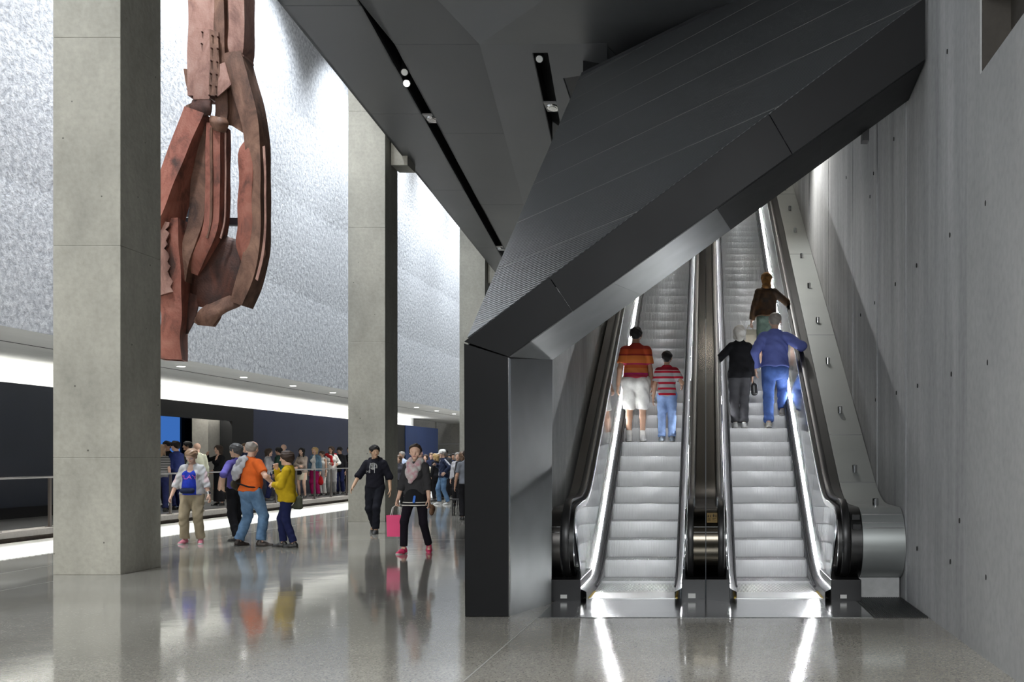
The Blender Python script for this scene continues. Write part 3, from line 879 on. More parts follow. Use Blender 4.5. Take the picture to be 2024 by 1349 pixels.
eL = make_escalator('escalator carrying the man and boy in striped shirts, beside the dark portal', -1)
eR = make_escalator('escalator carrying three riders, beside the stainless side deck', 1)

# deck profiles: rounded bullnose at the bottom, sloping top
def deck(x0, x1, nm, mat, root, zt=1.0, r=0.39, cy=11.82, depth=.35, smooth=True):
    path = [(13.2, zt - 2 * r), (12.4, zt - 2 * r)] + semi(cy, zt - r, r, -PI/2, PI/2, 18) + [(y, soft(y, zt, YBH)) for y in ysamp(12.4, YEND, YBH)]
    m = MB()
    m.strip(x0, x1, path)
    # side faces: polygon fan strips between the top path and a lower path
    top = [(cy - r * math.cos(a * PI / 2 / 8), zt - r + r * math.sin(a * PI / 2 / 8)) for a in range(9)] + [(y, soft(y, zt, YBH)) for y in ysamp(12.4, YEND, YBH)]
    bot = [(cy - r * math.cos(a * PI / 2 / 8), zt - r - r * math.sin(a * PI / 2 / 8)) for a in range(9)] + [(y, max(soft(y, zt - 2 * r, YBH), zt - 2 * r)) for y in ysamp(12.4, YEND, YBH)]
    k = len(top)
    for xx in (x0, x1):
        m.add([(xx, y, z) for y, z in top] + [(xx, y, z) for y, z in bot], [(i, i+1, k+i+1, k+i) for i in range(k-1)])
    return m.build(nm, mat, root, smooth=smooth, fix=False)
cd = thing('centre_divider', 'narrow stainless divider with two ridged panels between the two escalators', 'divider', (0, 12, 0))
deck(-.132, -.004, 'divider_panel', M_divider, cd); deck(.004, .132, 'divider_panel', M_divider, cd)
MB().box(-.262, -.003, 11.45, 12.5, 0, .235).build('divider_base', M_blackm, cd, bevel=.005)
MB().box(.003, .262, 11.45, 12.5, 0, .235).build('divider_base', M_blackm, cd, bevel=.005)
MB().box(-.19, -.11, 11.440, 11.452, .035, .085).build('base_label', M_label, cd)
def band(root, x0, x1, zc, cy=11.82, r=0.39, zt=1.0, h=.008, mat=None):
    a = math.asin((zc - (zt - r)) / r)
    y = cy - r * math.cos(a)
    MB().box(x0, x1, y - .004, y + .02, zc - h / 2, zc + h / 2).build('trim_line', mat or M_chrome, root)
for x0, x1 in ((-.13, -.006), (.006, .13)):
    band(cd, x0, x1, .80); band(cd, x0, x1, .745)
# warning sign on the divider
a = math.asin((.90 - .61) / .39); ysg = 11.82 - .39 * math.cos(a)
sg = []
for q in range(5):
    z = .845 + .10 * q / 4; aa = math.asin((z - .61) / .39); sg.append((11.82 - .39 * math.cos(aa) - .004, z))
sgn_o = MB().strip(.012, .125, sg).build('warning_sign', M_sign, cd, fix=False)
im = MB()
def onface(x, z, w, h):
    aa = math.asin((z - .61) / .39); y = 11.82 - .39 * math.cos(aa) - .0065
    ab = math.asin((z + h - .61) / .39); y2 = 11.82 - .39 * math.cos(ab) - .0065
    im.add([(x, y, z), (x + w, y, z), (x + w, y2, z + h), (x, y2, z + h)], [(0, 1, 2, 3)])
for (x, z, w, h) in ((.020,.902,.014,.016),(.024,.919,.006,.007),(.046,.902,.008,.016),(.047,.919,.006,.006),(.080,.902,.012,.022),(.076,.912,.020,.008),(.082,.925,.009,.008),(.106,.900,.010,.020),(.108,.921,.006,.006),
                     (.020,.888,.030,.003),(.020,.880,.034,.003),(.020,.872,.028,.003),(.020,.864,.033,.003),(.072,.886,.040,.003),(.072,.876,.022,.004),(.072,.862,.045,.003)):
    onface(x, z, w, h)
im.build('sign_print', M_ink, sgn_o, fix=False)

# right side deck with studs
rd = thing('side_deck', 'broad stainless sloping deck with short studs between escalator and concrete wall', 'deck', (1.9, 12, 0))
deck(1.570, 1.688, 'edge_cladding', M_edge, rd)
ysd = [11.40, 13.46, 14.60, 17.75, 21.5, 25.5, 29.5, YEND]
deck(1.694, 2.150, 'deck_cladding', M_deck, rd)
for y in ysd[1:-1]:
    z = soft(y, 1.0, YBH)
    MB().box(1.70, 2.145, y, y + .012, z - .02, z + .006).build('deck_seam', M_chrome, rd)
for zc in (.93, .845, .79): band(rd, 1.70, 2.14, zc, h=.010)
MB().box(1.69, 2.14, 11.75, 12.6, 0, .225).build('deck_support', M_rwall2, rd)
def stud(y, nm='deck_stud'):
    z = soft(y, 1.0, YBH)
    m = MB(); m.tube([(1.92, y, z - .01), (1.92, y, z + .085)], .034, 14); m.tube([(1.92, y, z + .085), (1.92, y, z + .092)], [.034, .028], 14)
    m.build(nm, M_chrome, rd, smooth=True)
for y in (12.02, 13.7, 15.2, 16.72, 18.24, 19.76, 21.28, 22.8, 24.3, 25.8, 27.3, 28.8, 30.3): stud(y)
# control switches on the outer newel
for i, (z0, z1) in enumerate(((.86, .93), (.77, .83))):
    aa = math.asin(((z0 + z1) / 2 - .61) / .39); y = 11.82 - .39 * math.cos(aa)
    MB().box(1.585, 1.675, y - .02, y + .03, z0, z1).build('control_switch', M_blackm, rd, bevel=.004)
# left outer cladding (belongs to the wall side)
ld = thing('wall_side_cladding', 'dark stainless cladding between escalator and plaster wall', 'cladding', (-1.63, 12, 0))
deck(-1.688, -1.570, 'edge_cladding', pbr('dark_stainless', (0.10, 0.095, 0.09), 0.3, metal=1.0), ld)
for zc in (.80, .745): band(ld, -1.686, -1.572, zc)

# landing plates and grate
lp = thing('landing_plate', 'polished steel landing floor plates in front of both escalators', 'plate', (0, 10.8, 0))
for x0, x1 in ((-1.62, -.247), (-.243, .003), (.007, 1.233), (1.237, 1.615)):
    MB().box(x0, x1, 10.27, 11.64, 0.0, .006).build('floor_plate', M_plate, lp)
gr = thing('floor_grate', 'dark ribbed floor grate against the concrete wall', 'grate', (1.9, 10.8, 0))
MB().box(1.625, 2.15, 10.27, 11.7, 0, .006).build('grate_frame', M_grate, gr)
g = MB()
for i in range(26):
    x = 1.635 + i * .02
    g.box(x, x + .010, 10.25, 11.7, .006, .014)
g.build('grate_bars', M_grate, gr, kind='stuff')
# ------------------------------------------------------------------ torn steel relic hanging in the hall
YS = 19.0
st = thing('steel_relic', 'twisted rusty red steel column relic with three prongs hanging in the hall', 'relic', P(430, 300, YS))
def rust(name, a, b2, c, sc=3.4):
    m = bpy.data.materials.new(name); m.use_nodes = True
    nt = m.node_tree; b = nt.nodes['Principled BSDF']; L = nt.links.new; N = nt.nodes.new
    tc = N('ShaderNodeTexCoord'); n1 = N('ShaderNodeTexNoise'); n1.inputs['Scale'].default_value = sc; n1.inputs['Detail'].default_value = 9; n1.inputs['Roughness'].default_value = .65; n1.inputs['Distortion'].default_value = .6
    mp = N('ShaderNodeMapping'); mp.inputs['Scale'].default_value = (1, 1, .55)
    L(tc.outputs['Object'], mp.inputs[0]); L(mp.outputs[0], n1.inputs['Vector'])
    r = N('ShaderNodeValToRGB'); e = r.color_ramp.elements
    e[0].position = .30; e[0].color = (*c, 1); e[1].position = .74; e[1].color = (*b2, 1); x = e.new(.50); x.color = (*a, 1)
    L(n1.outputs['Fac'], r.inputs['Fac']); L(r.outputs[0], b.inputs['Base Color'])
    b.inputs['Roughness'].default_value = .62; b.inputs['Specular IOR Level'].default_value = .35
    n2 = N('ShaderNodeTexNoise'); n2.inputs['Scale'].default_value = 30; L(tc.outputs['Object'], n2.inputs['Vector'])
    bp = N('ShaderNodeBump'); bp.inputs['Strength'].default_value = .25; bp.inputs['Distance'].default_value = .02
    L(n2.outputs['Fac'], bp.inputs['Height']); L(bp.outputs[0], b.inputs['Normal'])
    return m
R_salmon = rust('rust_salmon', (.27, .095, .065), (.37, .16, .115), (.06, .03, .023))
R_pink = rust('rust_pink', (.30, .165, .13), (.42, .27, .22), (.13, .065, .05))
R_brown = rust('rust_brown', (.145, .075, .05), (.27, .15, .10), (.045, .024, .017))
R_dark = rust('rust_dark', (.058, .022, .014), (.12, .042, .026), (.022, .011, .008))
def spline(pts, n):
    """Catmull-Rom through tuples of any length"""
    pts = [np.array(p, float) for p in pts]; out = []
    pts = [2 * pts[0] - pts[1]] + pts + [2 * pts[-1] - pts[-2]]
    for i in range(1, len(pts) - 2):
        for j in range(n):
            t = j / n
            a, b2, c, d = pts[i-1], pts[i], pts[i+1], pts[i+2]
            out.append(.5 * ((2*b2) + (c-a)*t + (2*a-5*b2+4*c-d)*t*t + (3*b2-a-3*c+d)*t**3))
    out.append(pts[-2]); return out
def jit(v, amp):
    return v + Vector((math.sin(7 * v.z + 5 * v.y), math.sin(5 * v.z + 9 * v.x), math.sin(8 * v.x + 3 * v.z))) * amp
def beam(path, depth, mat, nm='column_tube', dents=.004, wall=.035, tw=0.0):
    """hollow box section along (px, py, dy, width_px)"""
    q = spline(path, 5); m = MB(); ro, ri = [], []
    for i, a in enumerate(q):
        t = Vector(q[min(i+1, len(q)-1)][:2] - q[max(i-1, 0)][:2]); t.normalize()
        n = Vector((t.y, -t.x))          # in the picture plane; px right, py down
        y = YS + a[2]
        c = P(a[0], a[1], y); s_ = y / FPX
        nx = Vector((n.x, 0, -n.y)); w = a[3] * s_ / 2
        if nx.x < 0: nx = -nx
        ang = tw * i / len(q)
        nn = nx * math.cos(ang) + Vector((0, 1, 0)) * math.sin(ang); yy = Vector((0, 1, 0)) * math.cos(ang) - nx * math.sin(ang)
        for lst, e in ((ro, 0), (ri, wall)):
            W, Dp = w - e, depth / 2 - e
            lst.append([jit(c + nn * W * u + yy * Dp * v, dents) for u, v in ((-1, -1), (0, -1.03), (1, -1), (1.02, 0), (1, 1), (0, 1), (-1, 1), (-1.02, 0))])
    m.loft(ro, True, False); m.loft(ri, True, False)
    n = 8
    for e in (0, len(ro) - 1):
        m.add(ro[e] + ri[e], [(j, (j+1) % n, n + (j+1) % n, n + j) for j in range(n)])
    return m.build(nm, mat, st, smooth=True)
def plate(left, right, mat, nm='torn_plate', th=.03, n=4, m_=6, bow=0.0, dents=.012, ragged=0.0):
    L_, R_ = spline(left, n), spline(right, n)
    k = max(len(L_), len(R_))
    def res(q):
        out = []
        for i in range(k):
            f = i * (len(q) - 1) / (k - 1); a = int(f); b2 = min(a + 1, len(q) - 1); out.append(q[a] * (1 - (f - a)) + q[b2] * (f - a))
        return out
    L_, R_ = res(L_), res(R_)
    A, Bv = [], []
    for i in range(k):
        for j in range(m_ + 1):
            t = j / m_; a = L_[i] * (1 - t) + R_[i] * t
            if ragged and j == m_: a = a + np.array([ragged * math.sin(i * 2.4) + ragged * .6 * math.sin(i * 5.1), 0, 0])
            v = jit(P(a[0], a[1], YS + a[2] - bow * math.sin(PI * t)), dents)
            A.append(v); Bv.append(v + Vector((0, th, 0)))
    w = m_ + 1; N_ = k * w
    f = []
    for i in range(k - 1):
        for j in range(m_):
            f.append((i*w+j, i*w+j+1, (i+1)*w+j+1, (i+1)*w+j)); f.append((N_+i*w+j, N_+(i+1)*w+j, N_+(i+1)*w+j+1, N_+i*w+j+1))
    for i in range(k - 1):
        f.append((i*w, (i+1)*w, N_+(i+1)*w, N_+i*w)); f.append((i*w+m_, N_+i*w+m_, N_+(i+1)*w+m_, (i+1)*w+m_))
    for j in range(m_):
        f.append((j, N_+j, N_+j+1, j+1)); e = (k-1)*w; f.append((e+j, e+j+1, N_+e+j+1, N_+e+j))
    mm = MB(); mm.add(A + Bv, f)
    return mm.build(nm, mat, st, smooth=True)
# uppermost tubes
beam([(412, -420, 0, 52), (411, -100, 0, 52), (409, 60, 0, 50), (405, 140, 0, 46), (403, 198, 0, 40)], .46, R_pink)
beam([(438, -420, -.05, 26), (438, -100, -.05, 26), (439, 60, -.05, 25), (443, 150, -.03, 24), (447, 215, 0, 24), (445, 242, 0, 24)], .34, R_brown)
beam([(454, -420, .06, 16), (455, 0, .06, 16), (457, 100, .06, 18), (460, 170, .06, 22), (455, 240, .06, 14)], .30, R_brown, 'web_plate')
beam([(477, -420, 0, 33), (477, -100, 0, 32), (478, 50, 0, 31), (477, 98, 0, 31), (481, 116, .02, 22), (488, 124, .04, 12)], .44, R_pink, dents=.004)
plate([(386, 54, -.27), (384, 120, -.27), (383, 160, -.27), (382, 197, -.26)], [(424, 60, -.27), (427, 110, -.28), (424, 160, -.28), (414, 196, -.26)], R_pink, 'splice_plate', dents=.004)
plate([(414, 58, -.29), (415, 110, -.29), (413, 160, -.29), (414, 189, -.29)], [(432, 64, -.27), (433, 110, -.29), (433, 150, -.31), (431, 188, -.30)], R_brown, 'splice_plate', dents=.004)
plate([(432, 128, -.29), (431, 160, -.32), (431, 190, -.30)], [(444, 124, -.26), (449, 145, -.30), (458, 168, -.36)], R_pink, 'torn_flap', dents=.01)
for (x, y) in ((418.8,69.9),(430,72.6),(417.4,94.7),(429.4,95.5),(416.6,119.6),(428.1,122.2),(415.6,144.9),(427.3,146.8),(415,168),(426,170.8),(413,188),(425,189),(399,63),(398,86)):
    c = P(x, y, YS - .33 if x > 410 else YS - .30)
    MB().tube([c + Vector((0, .07, 0)), c, c + Vector((0, -.012, 0))], [.015, .015, .009], 8).build('bolt', R_dark, st, smooth=True)
# small broken clips on the left edge
plate([(362, 137, -.1), (364, 160, -.1), (369, 178, -.1)], [(371, 138, -.1), (374, 160, -.1), (377, 180, -.1)], R_brown, 'broken_clip')
plate([(367, 176, -.1), (372, 184, -.1)], [(376, 176, -.1), (381, 190, -.1)], R_brown, 'broken_clip', m_=2)
plate([(379, 106, -.1), (379, 112, -.1)], [(386, 106, -.1), (386, 112, -.1)], R_dark, 'broken_clip', m_=2)
plate([(379, 145, -.1), (378, 152, -.1)], [(386, 144, -.1), (386, 150, -.1)], R_dark, 'broken_clip', m_=2)
plate([(484, 122, .05), (485, 131, .05)], [(492, 122, .05), (492, 129, .05)], R_dark, 'broken_clip', m_=2)
# knuckles where the prongs start
plate([(381, 198, -.20), (376, 212, -.22), (372, 232, -.2)], [(420, 197, -.22), (418, 215, -.26), (414, 228, -.24)], R_dark, 'torn_plate', bow=.08)
plate([(368, 208, .05), (364, 222, .05), (366, 246, .05)], [(382, 202, .05), (380, 222, .05), (376, 240, .05)], R_brown, 'torn_flap')
plate([(414, 228, -.22), (412, 240, -.26), (416, 256, -.2)], [(446, 232, -.20), (450, 245, -.24), (443, 262, -.16)], R_brown, 'torn_plate', bow=.10)
# funnel plate between the middle and right prongs
plate([(448, 100, .02), (447, 170, .0), (447, 215, .0), (447, 240, 0)], [(466, 104, -.05), (480, 160, -.12), (488, 215, -.10), (492, 272, -.04)], R_brown, 'folded_plate', bow=.10)
# left brace
beam([(397, 226, -.05, 40), (374, 290, -.12, 40), (350, 360, -.20, 40), (328, 428, -.26, 40), (318, 455, -.28, 40)], .50, R_salmon, 'brace_tube', dents=.003, tw=-.5)
# middle prong
beam([(432, 250, -.02, 28), (431, 330, -.02, 29), (430, 420, -.03, 29), (422, 470, -.05, 28), (405, 510, .02, 26), (392, 545, .14, 20)], .42, R_salmon, dents=.004)
beam([(403, 255, .06, 26), (402, 340, .06, 28), (400, 425, .04, 30), (386, 480, .0, 26), (374, 520, -.02, 22), (370, 560, 0, 16)], .42, R_brown, dents=.004)
# right prong
beam([(470, 112, .02, 34), (482, 165, -.02, 38), (499, 225, -.04, 36), (509, 285, -.03, 30), (512, 360, -.02, 27), (512, 440, -.02, 27), (508, 500, -.04, 30), (494, 555, -.05, 32), (478, 604, -.03, 24)], .46, R_brown, dents=.004)
plate([(487, 274, -.16), (472, 304, -.2), (471, 380, -.2), (469, 445, -.2), (466, 480, -.2), (478, 520, -.2)], [(498, 285, -.24), (499, 340, -.26), (498, 400, -.26), (497, 450, -.26), (494, 490, -.26), (486, 520, -.22)], R_salmon, 'inner_plate', bow=.05)
plate([(519, 290, -.25), (522, 360, -.25), (522, 440, -.25), (517, 500, -.26), (504, 552, -.27)], [(524, 288, -.25), (526, 360, -.25), (526, 440, -.25), (522, 502, -.26), (509, 556, -.27)], R_pink, 'flange_edge', dents=.003, m_=2)
plate([(414, 252, -.23), (415, 340, -.24), (414, 425, -.25), (406, 470, -.26)], [(419, 252, -.26), (420, 340, -.27), (419, 425, -.28), (411, 472, -.28)], R_brown, 'flange_edge', dents=.003, m_=2)
plate([(444, 262, -.22), (444, 340, -.23), (443, 425, -.24), (434, 470, -.26)], [(447, 262, -.22), (447, 340, -.23), (446, 425, -.24), (437, 472, -.26)], R_pink, 'flange_edge', dents=.003, m_=2)
# spandrel sheet tying the prongs at the bottom
plate([(351, 444, .12), (354, 490, .10), (357, 545, .08), (364, 590, .06), (372, 606, .06)], [(440, 462, .05), (495, 488, -.02), (506, 535, -.10), (488, 578, -.10), (468, 606, -.06)], R_dark, 'spandrel_plate', bow=.09, m_=9, dents=.02)
plate([(508, 488, .0), (506, 510, .0), (504, 532, .0)], [(520, 484, -.02), (527, 503, -.04), (516, 524, 0)], R_brown, 'torn_flap')
# lower left stump
beam([(340, 436, -.15, 44), (342, 500, -.15, 46), (345, 570, -.15, 44), (347, 625, -.15, 38), (343, 665, -.15, 38), (343, 712, -.15, 42)], .44, R_salmon, 'column_tube', dents=.010, tw=.25)
plate([(312, 436, -.45), (312, 500, -.45), (313, 585, -.45)], [(334, 438, -.46), (330, 500, -.47), (340, 578, -.45)], R_pink, 'torn_plate', ragged=3.5, dents=.01, n=8)
plate([(352, 575, -.05), (358, 630, -.05), (362, 662, -.04)], [(396, 585, -.02), (386, 630, -.02), (370, 660, -.03)], R_dark, 'torn_flap', m_=4)
plate([(440, 580, -.05), (396, 612, -.10), (386, 632, -.10), (389, 644, -.06)], [(478, 594, -.08), (474, 606, -.12), (440, 622, -.14), (418, 644, -.08)], R_brown, 'torn_flap', bow=.06)
plate([(386, 628, -.04), (384, 640, -.04), (402, 644, -.04)], [(440, 618, -.04), (436, 630, -.04), (424, 645, -.04)], R_brown, 'torn_flap', m_=4)
# navy support arms running back to the textured wall, hangers to the roof
M_arm = pbr('support_navy', (.020, .026, .038), .5)
a = P(340, 439, 19.35); b_ = P(474, 439, 19.35)
MB().box(-11.35, b_.x, 19.3, 19.42, a.z - .065, a.z + .065).build('support_arm', M_arm, st)
a = P(350, 421, 19.75); b_ = P(400, 421, 19.75)
MB().box(-11.35, b_.x, 19.7, 19.82, a.z - .07, a.z + .07).build('support_arm', M_arm, st)
for x in (412, 477):
    c = P(x, -415, YS)
    MB().tube([c, (c.x, c.y, 16.11)], .03, 8).build('hanger_rod', M_arm, st, smooth=True)
# ------------------------------------------------------------------ people: signed-distance bodies meshed by surface nets
def V3(*a): return np.array(a, dtype=np.float64)
def unit(v):
    n = np.linalg.norm(v); return v / n if n > 1e-9 else v

class Field:
    def __init__(s, lo, hi, vox):
        s.lo = np.array(lo, float); s.vox = vox
        s.n = np.maximum(2, np.ceil((np.array(hi, float) - s.lo) / vox).astype(int) + 1)
        s.F = np.full(s.n, 0.5, np.float32)
        s.ax = [s.lo[i] + vox * np.arange(s.n[i]) for i in range(3)]
    def prim(s, p, op='add'):
        a, b, ra, rb = p['a'], p['b'], p['ra'], p['rb']
        k = p.get('k', 0.02); n = p.get('n'); sc = p.get('s', 1.0)
        R = max(ra, rb) * max(1.0, sc) + k + 2 * s.vox
        mn, mx = np.minimum(a, b) - R, np.maximum(a, b) + R
        sl = []
        for i in range(3):
            i0 = int(max(0, math.floor((mn[i] - s.lo[i]) / s.vox))); i1 = int(min(s.n[i], math.ceil((mx[i] - s.lo[i]) / s.vox) + 1))
            if i1 <= i0: return
            sl.append(slice(i0, i1))
        X = s.ax[0][sl[0]][:, None, None]; Y = s.ax[1][sl[1]][None, :, None]; Z = s.ax[2][sl[2]][None, None, :]
        dx, dy, dz = X - a[0], Y - a[1], Z - a[2]
        ba = b - a; L2 = float(ba @ ba)
        t = np.clip((dx * ba[0] + dy * ba[1] + dz * ba[2]) / L2, 0, 1) if L2 > 1e-12 else 0.0 * dx
        vx, vy, vz = dx - t * ba[0], dy - t * ba[1], dz - t * ba[2]
        r = ra + (rb - ra) * t
        if n is not None:
            c = vx * n[0] + vy * n[1] + vz * n[2]
            f = (1 / sc - 1)
            vx, vy, vz = vx + n[0] * c * f, vy + n[1] * c * f, vz + n[2] * c * f
        l = np.sqrt(vx * vx + vy * vy + vz * vz)
        d = (l - r)
        if n is not None and sc < 1:
            d = d * (0.5 + 0.5 * sc)
        for (cp, cn) in p.get('cuts', ()):
            d = np.maximum(d, (X - cp[0]) * cn[0] + (Y - cp[1]) * cn[1] + (Z - cp[2]) * cn[2])
        w = p.get('fold')
        if w:
            amp, f1 = w
            d = d + amp * np.sin(f1 * Z + 14 * X + 2.0 * np.sin(21 * Y + 9 * Z)) * np.sin(0.6 * f1 * X + 17 * Y + 0.35 * f1 * Z)
        d = d.astype(np.float32)
        S_ = s.F[tuple(sl)]
        if op == 'add':
            if k > 1e-4:
                h = np.clip(0.5 + 0.5 * (S_ - d) / k, 0, 1)
                s.F[tuple(sl)] = S_ * (1 - h) + d * h - k * h * (1 - h)
            else: s.F[tuple(sl)] = np.minimum(S_, d)
        else:
            s.F[tuple(sl)] = np.maximum(S_, -d)
    def plane(s, p, n):
        X = s.ax[0][:, None, None]; Y = s.ax[1][None, :, None]; Z = s.ax[2][None, None, :]
        s.F = np.maximum(s.F, ((X - p[0]) * n[0] + (Y - p[1]) * n[1] + (Z - p[2]) * n[2]).astype(np.float32))
    def mesh(s):
        F = s.F
        F[0], F[-1] = np.maximum(F[0], .01), np.maximum(F[-1], .01)
        F[:, 0], F[:, -1] = np.maximum(F[:, 0], .01), np.maximum(F[:, -1], .01)
        F[:, :, 0], F[:, :, -1] = np.maximum(F[:, :, 0], .01), np.maximum(F[:, :, -1], .01)
        ins = F < 0
        nx, ny, nz = F.shape
        cnt = np.zeros((nx-1, ny-1, nz-1), np.int8)
        for i in (0, 1):
            for j in (0, 1):
                for k in (0, 1):
                    cnt += ins[i:nx-1+i, j:ny-1+j, k:nz-1+k]
        act = np.argwhere((cnt > 0) & (cnt < 8))
        if len(act) == 0: return np.zeros((0, 3)), np.zeros((0, 4), int)
        idx = np.full(cnt.shape, -1, np.int64)
        idx[act[:, 0], act[:, 1], act[:, 2]] = np.arange(len(act))
        corners = [(i, j, k) for i in (0, 1) for j in (0, 1) for k in (0, 1)]
        vals = {c: F[act[:, 0] + c[0], act[:, 1] + c[1], act[:, 2] + c[2]] for c in corners}
        acc = np.zeros((len(act), 3)); num = np.zeros(len(act))
        for c in corners:
            for axn in range(3):
                if c[axn] == 0:
                    c2 = list(c); c2[axn] = 1; c2 = tuple(c2)
                    f0, f1 = vals[c], vals[c2]
                    m = (f0 < 0) != (f1 < 0)
                    t = np.where(m, f0 / np.where(m, f0 - f1, 1), 0)
                    p = np.array(c, float)[None, :].repeat(len(act), 0); p[:, axn] += t
                    acc += p * m[:, None]; num += m
        vtx = s.lo + s.vox * (act + acc / num[:, None])
        quads = []
        for axn in range(3):
            o1, o2 = [(1, 2), (2, 0), (0, 1)][axn]
            A = ins[tuple(slice(0, -1) if q == axn else slice(None) for q in range(3))]
            Bn = ins[tuple(slice(1, None) if q == axn else slice(None) for q in range(3))]
            e = np.argwhere(A != Bn)
            e = e[(e[:, o1] > 0) & (e[:, o2] > 0) & (e[:, o1] < F.shape[o1] - 1) & (e[:, o2] < F.shape[o2] - 1)]
            if len(e) == 0: continue
            def at(d1, d2):
                q = e.copy(); q[:, o1] += d1; q[:, o2] += d2
                return idx[q[:, 0], q[:, 1], q[:, 2]]
            q = np.stack([at(-1, -1), at(0, -1), at(0, 0), at(-1, 0)], 1)
            flip = ~A[e[:, 0], e[:, 1], e[:, 2]]
            q[flip] = q[flip][:, ::-1]
            quads.append(q)
        return vtx, np.concatenate(quads)

def seg(a, b, ra, rb=None, k=0.02, n=None, s=1.0, cuts=(), fold=None):
    d = dict(a=np.array(a, float), b=np.array(b, float), ra=ra, rb=ra if rb is None else rb, k=k, s=s, cuts=[(np.array(p, float), unit(np.array(q, float))) for p, q in cuts])
    if n is not None: d['n'] = unit(np.array(n, float))
    if fold: d['fold'] = fold
    return d

def mesh_prims(adds, vox, subs=(), planes=()):
    pts = []
    for p in adds:
        R = max(p['ra'], p['rb']) * max(1, p['s']) + 2 * vox + p['k']
        pts += [p['a'] - R, p['a'] + R, p['b'] - R, p['b'] + R]
    pts = np.array(pts)
    f = Field(pts.min(0), pts.max(0), vox)
    for p in adds: f.prim(p)
    for p in subs: f.prim(p, 'sub')
    for p, n in planes: f.plane(p, unit(np.array(n, float)))
    return f.mesh()

def np_object(name, v, q, mats, parent=None, mat_idx=None, **props):
    me = bpy.data.meshes.new(name)
    me.from_pydata(v.tolist(), [], q.tolist())
    for m in (mats if isinstance(mats, list) else [mats]): me.materials.append(m)
    if mat_idx is not None: me.polygons.foreach_set('material_index', mat_idx)
    me.polygons.foreach_set('use_smooth', [True] * len(me.polygons))
    o = bpy.data.objects.new(name, me)
    COL.objects.link(o)
    if parent: o.parent = parent
    for k, val in props.items(): o[k] = val
    return o

def ik(a, t, l1, l2, pole):
    d = t - a; L = np.linalg.norm(d); L = min(L, (l1 + l2) * 0.999)
    u = unit(d); t = a + u * L
    x = (l1 * l1 - l2 * l2 + L * L) / (2 * L)
    h = math.sqrt(max(0, l1 * l1 - x * x))
    p = np.array(pole, float); p = unit(p - u * (p @ u))
    return a + u * x + p * h, t

_hand = {}
def hand_mesh(curl, vox):
    """right hand, wrist at the origin, fingers along +Z, palm towards +Y, thumb on +X"""
    key = (round(curl, 2), vox)
    if key in _hand: return _hand[key]
    P_ = [seg((0, 0, -.03), (0, 0, .01), .027, .028, n=(0, 1, 0), s=.75, k=.01),
          seg((-.012, 0, .012), (-.018, 0, .075), .030, .026, n=(0, 1, 0), s=.5, k=.01),
          seg((.012, 0, .012), (.018, 0, .078), .030, .026, n=(0, 1, 0), s=.5, k=.01)]
    for x, L, sp in ((-.034, .058, -.12), (-.0115, .072, -.04), (.0115, .077, .04), (.034, .068, .10)):
        p = V3(x, 0, .086); ang = curl * .45
        for i, f in enumerate((.45, .32, .23)):
            d = V3(math.sin(sp) * math.cos(ang), math.sin(ang), math.cos(ang) * math.cos(sp))
            q = p + d * L * f
            P_.append(seg(p, q, .0088 - .0006 * i, .0082 - .0006 * i, k=.003))
            p = q; ang += curl * .75
    t0 = V3(.026, .006, .018); t1 = V3(.050, .016, .048); t2 = V3(.056, .026 + .012 * curl, .075); t3 = V3(.054 - .01 * curl, .036 + .016 * curl, .094)
    P_ += [seg(t0, t1, .015, .0115, k=.012), seg(t1, t2, .0110, .0098, k=.004), seg(t2, t3, .0096, .008, k=.003)]
    r = mesh_prims(P_, vox)
    _hand[key] = r
    return r

SK = lambda n, c: pbr('skin_' + n, c, 0.55, var=0.06, vscale=9)
SKIN = dict(fair=SK('fair', (0.56, 0.36, 0.27)), tan=SK('tan', (0.42, 0.25, 0.17)), asian=SK('warm', (0.50, 0.32, 0.21)), brown=SK('brown', (0.20, 0.11, 0.07)))
_h = dict(spec=.25)
HAIRM = dict(black=pbr('hair_black', (0.012, 0.011, 0.011), .6, spec=.2), dark=pbr('hair_dark_brown', (0.035, 0.022, 0.016), .6, spec=.25), brown=pbr('hair_brown', (0.10, 0.055, 0.03), .5),
             light=pbr('hair_light_brown', (0.24, 0.15, 0.09), .5), blond=pbr('hair_blond', (0.42, 0.28, 0.12), .5), grey=pbr('hair_grey', (0.22, 0.20, 0.18), .55), white=pbr('hair_white', (0.62, 0.60, 0.56), .55),
             salt=pbr('hair_grey_black', (0.055, 0.055, 0.055), .5, col2=(.09, .09, .09), vscale=25, spec=.2))
M_eye = pbr('eye_dark', (0.015, 0.012, 0.01), .2)
M_eyew = pbr('eye_white', (0.6, 0.58, 0.55), .3)
M_lips = pbr('lips', (0.36, 0.15, 0.12), .5)
def cloth(name, c, var=.10, rough=.9, c2=None, vs=14): return pbr('cloth_' + name, c, rough, var=var, vscale=vs, col2=c2, bump=.15, bscale=90, spec=.15)
